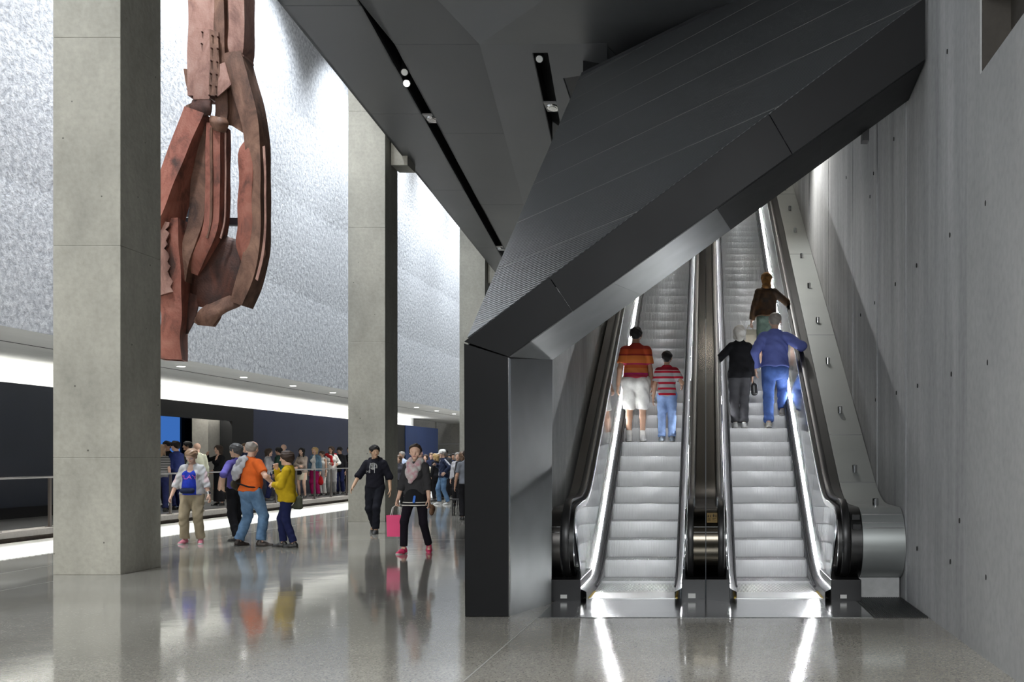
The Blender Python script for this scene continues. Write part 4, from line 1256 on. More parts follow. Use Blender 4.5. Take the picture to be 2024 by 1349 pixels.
def striped(name, bands, rough=.9, xmin=None, base=None):
    """horizontal stripes from a list of (height, colour) in the wearer's own z"""
    key = 'cloth_' + name
    if key in MATS: return MATS[key]
    m = bpy.data.materials.new(key); m.use_nodes = True
    nt = m.node_tree; b = nt.nodes['Principled BSDF']; L = nt.links.new; N = nt.nodes.new
    tc = N('ShaderNodeTexCoord'); sx = N('ShaderNodeSeparateXYZ'); L(tc.outputs['Object'], sx.inputs[0])
    lo, hi = bands[0][0], bands[-1][0]
    mr = N('ShaderNodeMapRange'); mr.inputs['From Min'].default_value = lo; mr.inputs['From Max'].default_value = hi
    L(sx.outputs['Z'], mr.inputs['Value'])
    r = N('ShaderNodeValToRGB'); r.color_ramp.interpolation = 'CONSTANT'
    e = r.color_ramp.elements
    pts = [((z - lo) / (hi - lo), c) for z, c in bands]
    e[0].position = pts[0][0]; e[0].color = (*pts[0][1], 1)
    e[1].position = pts[-1][0]; e[1].color = (*pts[-1][1], 1)
    for p, c in pts[1:-1]:
        x = e.new(p); x.color = (*c, 1)
    L(mr.outputs[0], r.inputs['Fac'])
    if xmin:      # stripes only on the sleeves
        ab = N('ShaderNodeMath'); ab.operation = 'ABSOLUTE'; L(sx.outputs['X'], ab.inputs[0])
        gt = N('ShaderNodeMath'); gt.operation = 'GREATER_THAN'; gt.inputs[1].default_value = xmin; L(ab.outputs[0], gt.inputs[0])
        mx = N('ShaderNodeMix'); mx.data_type = 'RGBA'; mx.inputs['A'].default_value = (*base, 1); L(gt.outputs[0], mx.inputs['Factor']); L(r.outputs[0], mx.inputs['B'])
        L(mx.outputs['Result'], b.inputs['Base Color'])
    else: L(r.outputs[0], b.inputs['Base Color'])
    b.inputs['Roughness'].default_value = rough; b.inputs['Specular IOR Level'].default_value = .15
    MATS[key] = m
    return m

PEOPLE = []
def person(label, loc, yaw, H=1.72, sex='m', g=1.0, skin='fair', hair=('dark', 'short'), top=None, bottom=None, shoes=(0.02, 0.02, 0.02), vox=.011,
           lean=0.0, head=(0, 0), feet=None, hands=None, poles=None, curl=.5, face=True, group=None, socks=None, hunch=0.0):
    """feet: ((x,y,z,yaw),(…)) right then left; hands: targets for wrists right/left in units of H-scaled metres (for H=1.75)"""
    k = H / 1.75
    female = sex == 'f'
    hw = .095 if not female else .092
    sh = (.160 if not female else .140) * (0.55 + .45 * g)
    A = lambda *p: V3(*p) * k
    # --- joints
    feet = feet or ((.105, 0, 0, 12), (-.105, 0, 0, -12))
    hipz = .925
    fz = [f[2] for f in feet]
    base = min(fz)
    pel = A(0, 0, hipz + .02 + base)
    mx = np.mean([f[0] for f in feet]); my = np.mean([f[1] for f in feet])
    pel = pel + A(mx * .6, my * .6, 0)
    # lower the pelvis when the feet are spread
    spread = max(math.hypot(f[0] - mx, f[1] - my) for f in feet)
    pel[2] -= k * max(0, spread - .12) * .22
    sp = math.sin(lean); cp = math.cos(lean)
    def tors(x, y, z):   # point in the torso frame (above the pelvis)
        return pel + A(x, y * cp + z * sp, z * cp - y * sp)
    hipj = [pel + A(hw, 0, -.02), pel + A(-hw, 0, -.02)]
    l1, l2 = .43 * k, .425 * k
    ank, knee = [], []
    for i in (0, 1):
        f = feet[i]
        t = A(f[0], f[1] - .03, f[2] + .085)
        kn, an = ik(hipj[i], t, l1, l2, (f[0] * .15 + math.sin(math.radians(f[3])) * .3, 1, 0))
        ank.append(an if abs(an[2] - t[2]) < .03 * k else an); knee.append(kn)
    chest = tors(0, .0, .36); necb = tors(0, -.015, .525 if not female else .515)
    shj = [tors(sh, -.01 + hunch, .452), tors(-sh, -.01 + hunch, .452)]
    u1, u2 = .295 * k * (1 if not female else .95), .265 * k * (1 if not female else .95)
    hands = hands or (None, None)
    wri, elb = [], []
    for i in (0, 1):
        sgn = 1 if i == 0 else -1
        if hands[i] is None: t = shj[i] + A(sgn * .085 * (1 + .5 * (g - 1)), .06, -.545)
        else: t = A(*hands[i])
        pol = (poles or (None, None))[i] or (sgn * .5, -1, -.2)
        e, w = ik(shj[i], t, u1, u2, pol)
        elb.append(e); wri.append(w)
    # head frame
    hy, hp = math.radians(head[0]), math.radians(head[1])
    Rz = np.array([[math.cos(hy), -math.sin(hy), 0], [math.sin(hy), math.cos(hy), 0], [0, 0, 1]])
    Rx = np.array([[1, 0, 0], [0, math.cos(hp), -math.sin(hp)], [0, math.sin(hp), math.cos(hp)]])
    Rh = Rz @ Rx
    hs = k * 1.06 if H > 1.45 else k * 1.18
    hc = necb + A(0, .035 + .05 * math.sin(-hp) * .6, .165) + (0 if H > 1.45 else A(0, 0, .02))
    def hd(x, y, z): return hc + Rh @ (V3(x, y, z) * hs)
    fwd = V3(0, 1, 0)
    def tube(a, b, ra, rb, **kw): return seg(a, b, ra * k, rb * k, **kw)
    gg = g
    # --- body
    B_ = []
    tor = [(pel + A(0, 0, -.02), tors(0, 0, .13), .158 * gg, .142 * gg * (.93 if female else 1), .70),
           (tors(0, .005, .13), tors(0, .0, .33), .140 * gg * (.92 if female else 1), .160 * (.6 + .4 * gg) * (.92 if female else 1), .68),
           (tors(0, 0, .33), tors(0, -.01, .40), .160 * (.6 + .4 * gg) * (.92 if female else 1), .135 * (.95 if female else 1), .66)]
    def torso(infl, k_=.04, cuts=(), fold=None):
        out = [seg(a, b, ra * k + infl, rb * k + infl, k=k_, n=(0, cp, -sp), s=s_, cuts=cuts, fold=fold) for a, b, ra, rb, s_ in tor]
        for i in (0, 1):
            out.append(seg(shj[i] * .96 + shj[1 - i] * .04, necb - A(0, 0, .045), .050 * k + infl * .8, .060 * k + infl * .6, k=.04, cuts=cuts))
        out.append(seg(tors(0, -.01, .46), necb, .085 * k + infl, .055 * k + infl, k=.05, cuts=cuts))
        if female:
            for sx in (-1, 1): out.append(seg(tors(sx * .07, .085 * gg, .335), tors(sx * .068, .09 * gg, .33), .062 * k + infl * .8, .062 * k + infl * .8, k=.04, cuts=cuts))
        if gg > 1.1: out.append(seg(tors(0, .05 * gg, .12), tors(0, .05 * gg, .2), .12 * k * gg + infl, .11 * k * gg + infl, k=.05, cuts=cuts))
        for i in (0, 1):   # seat
            sx = 1 if i == 0 else -1
            out.append(seg(pel + A(sx * .07, -.06, -.03), pel + A(sx * .075, -.055, -.01), .085 * k * gg + infl, .085 * k * gg + infl, k=.04, cuts=cuts))
        return out
    B_ += torso(0)
    ag = .75 + .25 * gg
    def arm(i, infl, upto=2.0, k_=.02, cuts=(), fold=None):
        o = [tube(shj[i], elb[i], .048 * ag, .040 * ag, k=k_)]
        o[0]['ra'] += infl; o[0]['rb'] += infl; o[0]['fold'] = fold
        if upto < 1:
            e = shj[i] * (1 - upto) + elb[i] * upto
            o[0]['cuts'] = [(e, unit(elb[i] - shj[i]))]
        else:
            u = min(1, upto - 1)
            e = elb[i] * (1 - u) + wri[i] * u
            q = tube(elb[i], e, .041 * ag, (.041 + (.028 - .041) * u) * ag, k=k_)
            q['ra'] += infl; q['rb'] += infl; q['fold'] = fold
            q['cuts'] = [(e, unit(wri[i] - elb[i]))]
            o.append(q)
        return o
    def leg(i, infl, upto=2.0, k_=.03, fold=None, taper=1.0):
        o = [seg(hipj[i], knee[i], .088 * k * (.6 + .4 * gg) + infl, .056 * k + infl, k=k_, fold=fold)]
        if upto <= 1:
            e = hipj[i] * (1 - upto) + knee[i] * upto
            o[0]['cuts'] = [(e, unit(knee[i] - hipj[i]))]
            return o
        u = upto - 1
        e = knee[i] * (1 - u) + ank[i] * u
        m_ = knee[i] * .7 + ank[i] * .3
        cf = [(e, unit(ank[i] - knee[i]))]
        if infl < .004:
            o += [seg(knee[i], m_ + A(0, -.006, 0), .051 * k + infl, .052 * k + infl, k=.015), seg(m_ + A(0, -.006, 0), ank[i], .051 * k + infl, .034 * k + infl, k=.015)]
        else:
            o += [seg(knee[i], ank[i], .056 * k + infl, (.050 * k + infl) * taper, k=k_, cuts=cf, fold=fold)]
        return o
    for i in (0, 1):
        B_ += arm(i, 0, 2.0); B_[-1]['cuts'] = []
        B_ += leg(i, 0)
        f = feet[i]; fy = math.radians(-f[3])
        d = V3(math.sin(-fy), math.cos(fy), 0)
        B_.append(seg(ank[i] - A(0, 0, .03), ank[i] + d * .12 * k + A(0, 0, -.055), .035 * k, .025 * k))
    # neck and head
    B_.append(seg(necb, hd(0, -.022, -.05), .056 * k * (.9 if female else 1.02), .053 * k * (.88 if female else 1), k=.025))
    Hd = [seg(hd(0, -.032, .035), hd(0, .022, .04), .079 * hs, .078 * hs, k=.02),
          seg(hd(0, .025, .005), hd(0, .048, -.075), .067 * hs, .040 * hs, k=.03),
          seg(hd(-.032, .083, .026), hd(.032, .083, .026), .012 * hs, k=.015),
          seg(hd(0, .094, .012), hd(0, .112, -.026), .0085 * hs, .0135 * hs, k=.010),
          seg(hd(-.02, .073, -.055), hd(.02, .073, -.055), .018 * hs, k=.015),
          seg(hd(0, .080, -.09), hd(0, .078, -.093), .018 * hs, k=.02)]
    for sx in (-1, 1):
        Hd.append(seg(hd(sx * .080, -.008, .016), hd(sx * .080, -.012, -.022), .014 * hs, .010 * hs, k=.006))
        Hd.append(seg(hd(sx * .042, .062, -.02), hd(sx * .044, .058, -.024), .026 * hs, k=.02))
    B_ += Hd
    subs = [seg(hd(sx * .032, .105, .004), hd(sx * .034, .104, .004), .013 * hs) for sx in (-1, 1)] if face else []
    v, q = mesh_prims(B_, vox, subs)
    # hands
    hv = vox * .5
    for i in (0, 1):
        c = curl[i] if isinstance(curl, (tuple, list)) else curl
        v2, q2 = hand_mesh(c, round(hv, 4))
        sgn = 1 if i == 0 else -1
        z = unit(wri[i] - elb[i])
        # palm faces the body axis / downwards
        y = unit(tors(0, .05, .1) - wri[i]); y = y - z * (y @ z); y = unit(y)
        x = np.cross(y, z)
        vv = v2.copy(); qq = q2
        if i == 1: vv[:, 0] *= -1; qq = q2[:, ::-1]
        # right hand: the thumb (+X) must point forward
        W = wri[i] + (vv * k * .97) @ np.stack([x, y, z])
        if (x @ fwd) * sgn < 0 and abs(x @ fwd) > .3:
            vv = vv.copy(); vv[:, 0] *= -1; qq = qq[:, ::-1]
            W = wri[i] + (vv * k * .97) @ np.stack([x, y, z])
        q = np.concatenate([q, qq + len(v)]); v = np.concatenate([v, W])
    root = np_object('person', v, q, SKIN[skin])
    root.location = loc; root.rotation_euler = (0, 0, math.radians(yaw))
    root['label'] = label; root['category'] = 'person'
    if group: root['group'] = group
    # --- face details
    if face:
        for sx in (-1, 1):
            e = bpy.data.meshes.new('eye')
            bm = bmesh.new(); bmesh.ops.create_uvsphere(bm, u_segments=8, v_segments=6, radius=.0095 * hs); bm.to_mesh(e); bm.free()
            e.materials.append(M_eyew)
            eo = bpy.data.objects.new('eye', e); COL.objects.link(eo); eo.parent = root; eo.location = hd(sx * .032, .0805, .004)
            p = bpy.data.meshes.new('pupil')
            bm = bmesh.new(); bmesh.ops.create_uvsphere(bm, u_segments=8, v_segments=6, radius=.0056 * hs); bm.to_mesh(p); bm.free()
            p.materials.append(M_eye)
            po_ = bpy.data.objects.new('pupil', p); COL.objects.link(po_); po_.parent = eo; po_.location = Rh @ V3(0, .0055 * hs, 0)
        a, b2 = mesh_prims([seg(hd(-.019, .088, -.053), hd(.019, .088, -.053), .0058 * hs, k=.004), seg(hd(-.012, .090, -.061), hd(.012, .090, -.061), .0062 * hs, k=.004)], .004)
        np_object('lips', a, b2, M_lips, root)
        if vox < .013:
            a, b2 = mesh_prims([seg(hd(sx * .017, .094, .022), hd(sx * .046, .086, .024), .0052 * hs, .004 * hs, k=0) for sx in (-1, 1)], .004)
            np_object('eyebrows', a, b2, HAIRM[hair[0]] if isinstance(hair[0], str) and hair[0] not in ('white',) else HAIRM['brown'], root)
    # --- hair
    hcname, style = hair
    hvx = max(.007, vox * .75)
    if style != 'bald':
        infl = .012 if style in ('short', 'ring') else .018
        cr = [seg(hd(0, -.034, .036), hd(0, .020, .044), (.079 + infl) * hs, (.077 + infl) * hs, k=.02, fold=(.006, 80))]
        pl = [(hd(0, .066, .062), Rh @ V3(0, .75, -.66))]
        if style == 'short':
            pl = [(hd(0, -.05, -.055), Rh @ V3(0, .30, -1)), (hd(0, .10, .055), Rh @ V3(0, .9, -.45))]
            cr.append(seg(hd(0, -.07, .0), hd(0, -.068, -.045), .05 * hs, .042 * hs, k=.03))
            subs2 = [seg(hd(0, .10, -.09), hd(0, .112, .036), .062 * hs, .060 * hs)] + [seg(hd(sx * .088, .012, -.03), hd(sx * .088, .03, -.06), .032 * hs) for sx in (-1, 1)]
        subs2 = [seg(hd(0, .085, -.05), hd(0, .09, -.02), .066 * hs, .066 * hs)]
        if style == 'crop':   # fuller short hair, a fringe
            pl = [(hd(0, .092, .040), Rh @ V3(0, .8, -.6)), (hd(0, -.05, -.075), Rh @ V3(0, .25, -1))]
            cr.append(seg(hd(0, -.06, .0), hd(0, -.055, -.05), .062 * hs, .05 * hs, k=.03, fold=(.005, 80)))
            for sx in (-1, 1): cr.append(seg(hd(sx * .06, .0, .03), hd(sx * .062, -.015, -.03), .036 * hs, .026 * hs, k=.02))
        if style in ('long', 'bob'):
            L = -.20 if style == 'long' else -.105
            cr.append(seg(hd(0, -.06, .0), hd(0, -.075, L), .07 * hs, .055 * hs, k=.03, n=fwd, s=.8, fold=(.006, 60)))
            for sx in (-1, 1): cr.append(seg(hd(sx * .066, -.01, .03), hd(sx * .074, -.005 if style == 'bob' else .02, L + .02), .036 * hs, .028 * hs, k=.03, fold=(.005, 60)))
            pl = []
            subs2 = [seg(hd(0, .09, -.09), hd(0, .105, .02), .056 * hs, .055 * hs)]
        if style == 'ring':
            pl = [(hd(0, .02, .045), Rh @ V3(0, .62, .78)), (hd(0, -.05, -.05), Rh @ V3(0, .35, -1)), (hd(0, .03, 0), Rh @ V3(0, 1, 0))]
            subs2 = []
        if style == 'bun':
            cr.append(seg(hd(0, -.11, .07), hd(0, -.115, .07), .04 * hs, k=.02))
            pl.append((hd(0, -.05, -.045), Rh @ V3(0, .35, -1)))
        if style == 'scarf':
            cr.append(seg(hd(0, -.06, .0), hd(0, -.06, -.11), .075 * hs, .08 * hs, k=.03, fold=(.006, 50)))
            pl = []
            subs2 = [seg(hd(0, .09, -.06), hd(0, .1, .0), .062 * hs)]
        a, b2 = mesh_prims(cr, hvx, subs2, pl)
        if len(a): np_object('head_scarf' if style == 'scarf' else 'hair', a, b2, HAIRM[hcname] if isinstance(hcname, str) else hcname, root)
    # --- clothes
    info = dict(root=root, k=k, hd=hd, tors=tors, pel=pel, shj=shj, elb=elb, wri=wri, knee=knee, ank=ank, vox=vox, torso=torso, arm=arm, leg=leg, seg=seg, A=A, necb=necb, hs=hs, Rh=Rh)
    nsub = lambda r, f=0: [seg(necb + A(0, .0, -.02), hd(0, -.02, -.02), r * k, (r + .004) * k)]
    if bottom:
        kind = bottom.get('kind', 'trousers'); infl = bottom.get('loose', .016); mt = bottom['mat']
        fo = bottom.get('fold', (.005, 34))
        wz = tors(0, 0, bottom.get('waist', .09))
        cut = [(wz, tors(0, 0, 1) - tors(0, 0, 0))]
        ad = torso(.006, cuts=cut)[:1] + torso(.004, cuts=cut)[-2:]
        if kind in ('trousers', 'leggings', 'shorts'):
            up = {'trousers': 1.96, 'leggings': 1.93, 'shorts': bottom.get('len', .95)}[kind]
            if kind == 'leggings': infl = .008; fo = None
            for i in (0, 1): ad += leg(i, infl, up, fold=fo, taper=bottom.get('taper', 1.0))
            a, b2 = mesh_prims(ad, vox)
            np_object(kind, a, b2, mt, root)
        if kind == 'skirt':
            hz = bottom.get('hem', .52)
            hp_ = (pel * 1.0); hp_[2] = hz * k
            ad.append(seg(pel, hp_, .155 * k * gg + infl, .165 * k * gg + infl, k=.03, n=fwd, s=.75, cuts=[(hp_, (0, 0, -1))]))
            a, b2 = mesh_prims(ad, vox)
            np_object('skirt', a, b2, mt, root)
    def upper(nm, t):
        infl = t.get('loose', .014) * .8; mt = t['mat']
        fo = t.get('fold', (.004, 30))
        hem = tors(0, 0, t.get('hem', -.02))
        upv = tors(0, 0, 1) - tors(0, 0, 0)
        ad = torso(infl, cuts=[(hem, -upv)], fold=fo)
        r0 = .158 * gg
        ad.append(seg(hem, tors(0, 0, .15), (r0 * 1.03) * k + infl + .006, .145 * gg * k + infl, k=.03, n=(0, cp, -sp), s=.74, cuts=[(hem, -upv)], fold=fo))
        if t.get('flare'): ad.append(seg(pel, hem, .160 * k, t['flare'] * k, k=.03, n=(0, cp, -sp), s=1.0, cuts=[(hem, -upv)], fold=(.006, 12)))
        sl = t.get('sleeve', 'short')
        if sl != 'none':
            for i in (0, 1): ad += arm(i, infl + t.get('sleeve_loose', .004), {'short': .72, 'long': 1.93, 'elbow': 1.15, 'mid': 1.45}[sl], fold=fo)
        subs3 = nsub(t.get('neck', .062))
        if t.get('scoop'):
            subs3.append(seg(necb + A(0, .06, -.02), necb + A(0, .11, -t['scoop']), .058 * k, .055 * k))
        if t.get('open'):   # open front of a jacket
            w_ = t['open']
            subs3.append(seg(tors(0, .22 * gg, -.25), tors(0, .20 * gg, .34), w_ * 2.6 * k * gg, w_ * 2.1 * k * gg)); subs3.append(seg(tors(0, .20 * gg, .34), tors(0, .10, .56), w_ * 2.1 * k * gg, w_ * 1.0 * k))
        if sl == 'none':
            for i in (0, 1):
                subs3.append(seg(shj[i] + (shj[i] - shj[1 - i]) * .10, shj[i] + (shj[i] - shj[1 - i]) * .3, .085 * k))
        a, b2 = mesh_prims(ad, vox, subs3)
        return np_object(nm, a, b2, mt, root)
    if top:
        tl = top if isinstance(top, list) else [top]
        for t in tl: info[t.get('name', 'shirt')] = upper(t.get('name', 'shirt'), t)
    # --- shoes
    smat = pbr('shoe_%02d%02d%02d' % tuple(int(c * 99) for c in shoes), shoes, .5)
    ssole = pbr('shoe_sole_pale', (.55, .54, .52), .6) if sum(shoes) > .25 else pbr('shoe_sole_dark', (.02, .02, .02), .6)
    for i in (0, 1):
        f = feet[i]; fy = math.radians(f[3]); pit = f[4] if len(f) > 4 else 0
        d = V3(math.sin(fy), math.cos(fy), 0)
        c = V3(ank[i][0], ank[i][1], ank[i][2] - .085 * k)
        dz = V3(0, 0, 1)
        if pit: # heel raised
            cpt, spt = math.cos(math.radians(pit)), math.sin(math.radians(pit))
            d2 = d * cpt + V3(0, 0, -spt); dz = d * spt + V3(0, 0, cpt); d = d2
        pt = lambda y, z: c + d * y * k + dz * z * k
        bot = [(pt(0, .0), -dz)]
        ad = [seg(pt(-.03, .035), pt(.06, .03), .042 * k, .045 * k, k=.02, cuts=bot), seg(pt(.06, .026), pt(.16, .012), .045 * k, .036 * k, k=.03, cuts=bot), seg(pt(-.03, .05), pt(-.01, .085), .038 * k, .040 * k, k=.02, cuts=[(pt(0, .10), dz)])]
        a, b2 = mesh_prims(ad, max(.008, vox * .8), planes=bot)
        so = np_object('shoe', a, b2, smat, root)
        ad = [seg(pt(-.035, .0), pt(.165, .0), .044 * k, .040 * k, k=0, cuts=[(pt(0, .016), dz), (pt(0, 0), -dz)])]
        a, b2 = mesh_prims(ad, max(.007, vox * .7))
        if len(a): np_object('sole', a, b2, ssole, so)
        if socks:
            a, b2 = mesh_prims([seg(ank[i] + A(0, 0, -.02), ank[i] * .8 + knee[i] * .2, .044 * k, .048 * k, cuts=[(ank[i] * .8 + knee[i] * .2, knee[i] - ank[i])])], vox * .8)
            np_object('sock', a, b2, socks, root)
    PEOPLE.append(info)
    return info
def extra(info, name, prims, mat, subs=(), planes=(), vox=None, parent=True, **props):
    a, b2 = mesh_prims(prims, vox or info['vox'] * .8, subs, planes)
    o = np_object(name, a, b2, mat, info['root'] if parent else None, **props)
    if not parent:
        o.location = info['root'].location; o.rotation_euler = info['root'].rotation_euler
    return o
# ------------------------------------------------------------------ the cast
C = cloth
c_navy = C('navy', (.015, .02, .045)); c_black = C('black', (.010, .010, .012)); c_jean = C('blue_denim', (.075, .14, .24), .22, c2=(.14, .24, .38), vs=5)
c_djean = C('dark_denim', (.012, .016, .06)); c_khaki = C('khaki', (.30, .25, .17), .08); c_grey = C('grey', (.30, .30, .30)); c_lgrey = C('light_grey', (.36, .36, .38))
c_white = C('white', (.66, .65, .62)); c_cream = C('cream', (.50, .46, .36)); c_mustard = C('mustard', (.42, .29, .012)); c_orange = C('orange', (.52, .10, .018))
c_purple = C('violet', (.10, .085, .30)); c_royal = C('royal', (.018, .04, .36), .25); c_char = C('charcoal', (.035, .035, .038))
c_red = C('red', (.32, .012, .015)); c_magenta = C('magenta', (.30, .01, .09)); c_teal = C('denim_jacket', (.10, .18, .25), .2); c_green = C('bottle_green', (.018, .045, .035)); c_brown = C('brown', (.10, .07, .045))
c_bluesh = C('blue_shirt', (.10, .125, .34), .08); c_beige = C('beige_knit', (.24, .20, .17))

def at(px, Y): return (px - CX) * Y / FPX
# 1 woman in beige trousers, zip jacket and blue top, walking to the viewer, looking down
jk = striped('jacket_stripes', [(0, (.46, .46, .47)), (.88, (.50, .26, .29)), (.905, (.55, .55, .55)), (.93, (.48, .22, .26)), (.955, (.55, .55, .55)), (.98, (.42, .18, .22)), (1.005, (.5, .5, .52)), (1.03, (.46, .46, .47)), (1.1, (.46, .36, .37)), (1.40, (.50, .34, .36)), (1.7, (.5, .5, .49))], xmin=.245, base=(.40, .40, .405))
w1 = person('woman in blue top and open grey jacket with a black waist pouch', (at(380, 19.15), 19.15, 0), 183, H=1.70, sex='f', g=1.22, skin='fair', hair=('light', 'crop'), head=(0, -26),
            feet=((.125, .05, 0, 8), (-.135, -.02, 0, -18)), hands=((.36, .13, .80), (-.36, .10, .84)), poles=((1, -.6, 0), (-1, -.6, 0)),
            top=[dict(name='tank_top', mat=c_royal, sleeve='none', hem=-.03, scoop=.085, loose=.010, neck=.075), dict(name='jacket', mat=jk, sleeve='mid', hem=-.02, loose=.024, open=.062, neck=.08, fold=(.007, 40))],
            bottom=dict(mat=c_khaki, loose=.028, fold=(.008, 26)), shoes=(.42, .13, .17), vox=.010)
A = w1['A']; t = w1['tors']
extra(w1, 'waist_pouch', [seg(t(-.09, .215, .045), t(.09, .215, .045), .046, .046, k=.02, n=(0, 1, 0), s=.6), seg(t(-.07, .235, .035), t(.07, .235, .035), .040, k=.02)], c_navy, label='black waist pouch')
extra(w1, 'wrist_watch', [seg(w1['wri'][1] - unit(w1['wri'][1] - w1['elb'][1]) * .045, w1['wri'][1] - unit(w1['wri'][1] - w1['elb'][1]) * .030, .038, k=0)], M_chrome)
extra(w1, 'glasses', [seg(w1['hd'](sx * .052, .094, .004), w1['hd'](sx * .014, .100, .004), .005, k=0) for sx in (-1, 1)] + [seg(w1['hd'](sx * .052, .094, -.012), w1['hd'](sx * .014, .100, -.012), .004, k=0) for sx in (-1, 1)] + [seg(w1['hd'](sx * .055, .09, .0), w1['hd'](sx * .083, -.01, .01), .004, k=0) for sx in (-1, 1)], M_chrome, vox=.0045)
def chest_text(info, shirt, txt, size, mat, zc, xw, name, dx=0.0):
    cu = bpy.data.curves.new('lettering', 'FONT'); cu.body = txt; cu.size = size; cu.align_x = 'CENTER'; cu.fill_mode = 'NONE' if False else 'BOTH'
    to = bpy.data.objects.new('lettering_tmp', cu); COL.objects.link(to)
    dg = bpy.context.evaluated_depsgraph_get()
    me = bpy.data.meshes.new_from_object(to.evaluated_get(dg))
    bpy.data.objects.remove(to)
    bm = bmesh.new(); bm.from_mesh(me)
    bmesh.ops.triangulate(bm, faces=bm.faces)
    for _ in range(2):
        bmesh.ops.subdivide_edges(bm, edges=[e for e in bm.edges if e.calc_length() > .03], cuts=1, use_grid_fill=False)
    sm_ = shirt.data
    bv = BVHTree.FromPolygons([v.co for v in sm_.vertices], [tuple(p.vertices) for p in sm_.polygons])
    for v in bm.verts:
        x, z = -(v.co.x + dx) * xw, v.co.y + zc          # facing +Y, mirrored so that it reads from the front
        hit = bv.ray_cast(Vector((x, 1.0, z)), Vector((0, -1, 0)))
        y = hit[0].y + .006 if hit[0] else .15
        v.co = (x, y, z)
    bm.to_mesh(me); bm.free()
    me.materials.clear(); me.materials.append(mat)
    o = bpy.data.objects.new(name, me); COL.objects.link(o); o.parent = shirt
    return o
chest_text(w1, w1['tank_top'], 'PLAY', .105, pbr('pink_print', (.50, .12, .42), .6), 1.165, 1.25, 'pink_lettering')

# 2 man in violet shirt, seen from the left side
w2 = person('man in violet shirt and black trousers, facing left with hand on hip', (at(468, 19.75), 19.75, 0), 62, H=1.80, skin='asian', hair=('salt', 'short'), head=(10, 0),
            feet=((.11, .12, 0, 10), (-.10, -.10, 0, -8)), hands=((.26, .16, .97), (-.27, .02, 1.0)), poles=((1, -.3, 0), (-1, -.8, 0)),
            top=dict(mat=c_purple, sleeve='elbow', loose=.022, hem=.02), bottom=dict(mat=c_black, loose=.02), shoes=(.015, .015, .015), vox=.011)
extra(w2, 'glasses', [seg(w2['hd'](sx * .055, .094, .004), w2['hd'](sx * .016, .102, .004), .005, k=0) for sx in (-1, 1)] + [seg(w2['hd'](sx * .057, .09, .008), w2['hd'](sx * .083, -.01, .012), .004, k=0) for sx in (-1, 1)], M_black, vox=.0045)
extra(w2, 'collar', [seg(w2['necb'] + V3(-.05, 0, .01), w2['necb'] + V3(.05, 0, .01), .045, k=.02)], c_navy, subs=[seg(w2['necb'], w2['hd'](0, -.02, -.02), .058)])
# 3 man in orange shirt with grey sweater on the shoulder
w3 = person('balding man in orange t-shirt and blue jeans, grey sweater over his shoulder', (at(494, 18.6), 18.6, 0), -28, H=1.84, g=1.12, skin='fair', hair=('grey', 'ring'), head=(24, 0), lean=.02,
            feet=((.20, .08, 0, 40), (-.19, -.04, 0, 5)), hands=((.30, .22, 1.03), (-.26, .18, 1.0)), poles=((1, -.9, -.2), (-1, -.8, -.2)), curl=.8,
            top=dict(mat=c_orange, sleeve='short', loose=.022, hem=-.01, sleeve_loose=.016), bottom=dict(mat=c_jean, loose=.028, fold=(.008, 24)), shoes=(.03, .022, .018), vox=.011)
t = w3['tors']
extra(w3, 'sweater', [seg(t(.03, -.12, .515), t(-.13, -.09, .525), .040, .050, k=.03, n=(0, 1, 0), s=.8, fold=(.012, 46)), seg(t(-.12, -.10, .50), t(-.25, -.08, .33), .058, .075, k=.03, fold=(.013, 40)), seg(t(.0, -.15, .46), t(-.19, -.15, .25), .05, .085, k=.04, n=(0, 1, 0), s=.5, fold=(.014, 38)), seg(t(-.19, -.13, .30), t(-.34, -.03, .20), .075, .045, k=.04, fold=(.012, 40)), seg(t(-.06, -.08, .54), t(-.16, .12, .42), .045, .04, k=.04, fold=(.01, 36))], c_lgrey, label='light grey sweater hung over the shoulder')
extra(w3, 'sling_bag', [seg(t(-.26, -.10, .10), t(-.33, .06, .08), .085, .075, k=.03, n=(1, 0, 0), s=.7), seg(t(-.30, -.02, .18), t(-.31, .0, .05), .075, .07, k=.03)], C('olive', (.055, .05, .035)), label='dark olive bag carried at the hip')
extra(w3, 'bag_strap', [seg(t(-.15, -.155, .12), t(.16, -.165, .06), .014, k=0), seg(t(.16, -.165, .06), t(.19, .02, .05), .014, k=0)], c_black)
# 4 woman in mustard sweater
w4 = person('woman in mustard sweater and dark jeans, hand at her chin', (at(567, 18.35), 18.35, 0), 95, H=1.66, sex='f', g=1.12, skin='fair', hair=('dark', 'crop'), head=(0, -4), lean=-.04,
            feet=((.10, .12, 0, 0), (-.09, -.12, 0, -4)), hands=((.055, .20, 1.44), (-.02, .24, 1.14)), poles=((.7, .2, -1), (-.6, -.2, -1)), curl=(1.1, .7),
            top=dict(mat=c_mustard, sleeve='long', loose=.022, hem=-.10, sleeve_loose=.006, fold=(.005, 30)), bottom=dict(mat=c_djean, loose=.015), shoes=(.02, .018, .018), vox=.010)
t = w4['tors']
bag = extra(w4, 'shoulder_bag', [seg(t(.02, -.20, -.17), t(.02, -.21, -.06), .075, .06, k=.02, n=(1, 0, 0), s=.6, cuts=[(t(0, -.2, -.22), (0, 0, -1))]), seg(t(.02, -.235, -.19), t(.02, -.15, -.19), .05, k=.02, n=(1, 0, 0), s=.7)], C('bag_green', (.05, .055, .04)), parent=False, label='dark green shoulder bag behind the woman in the mustard sweater', category='bag')
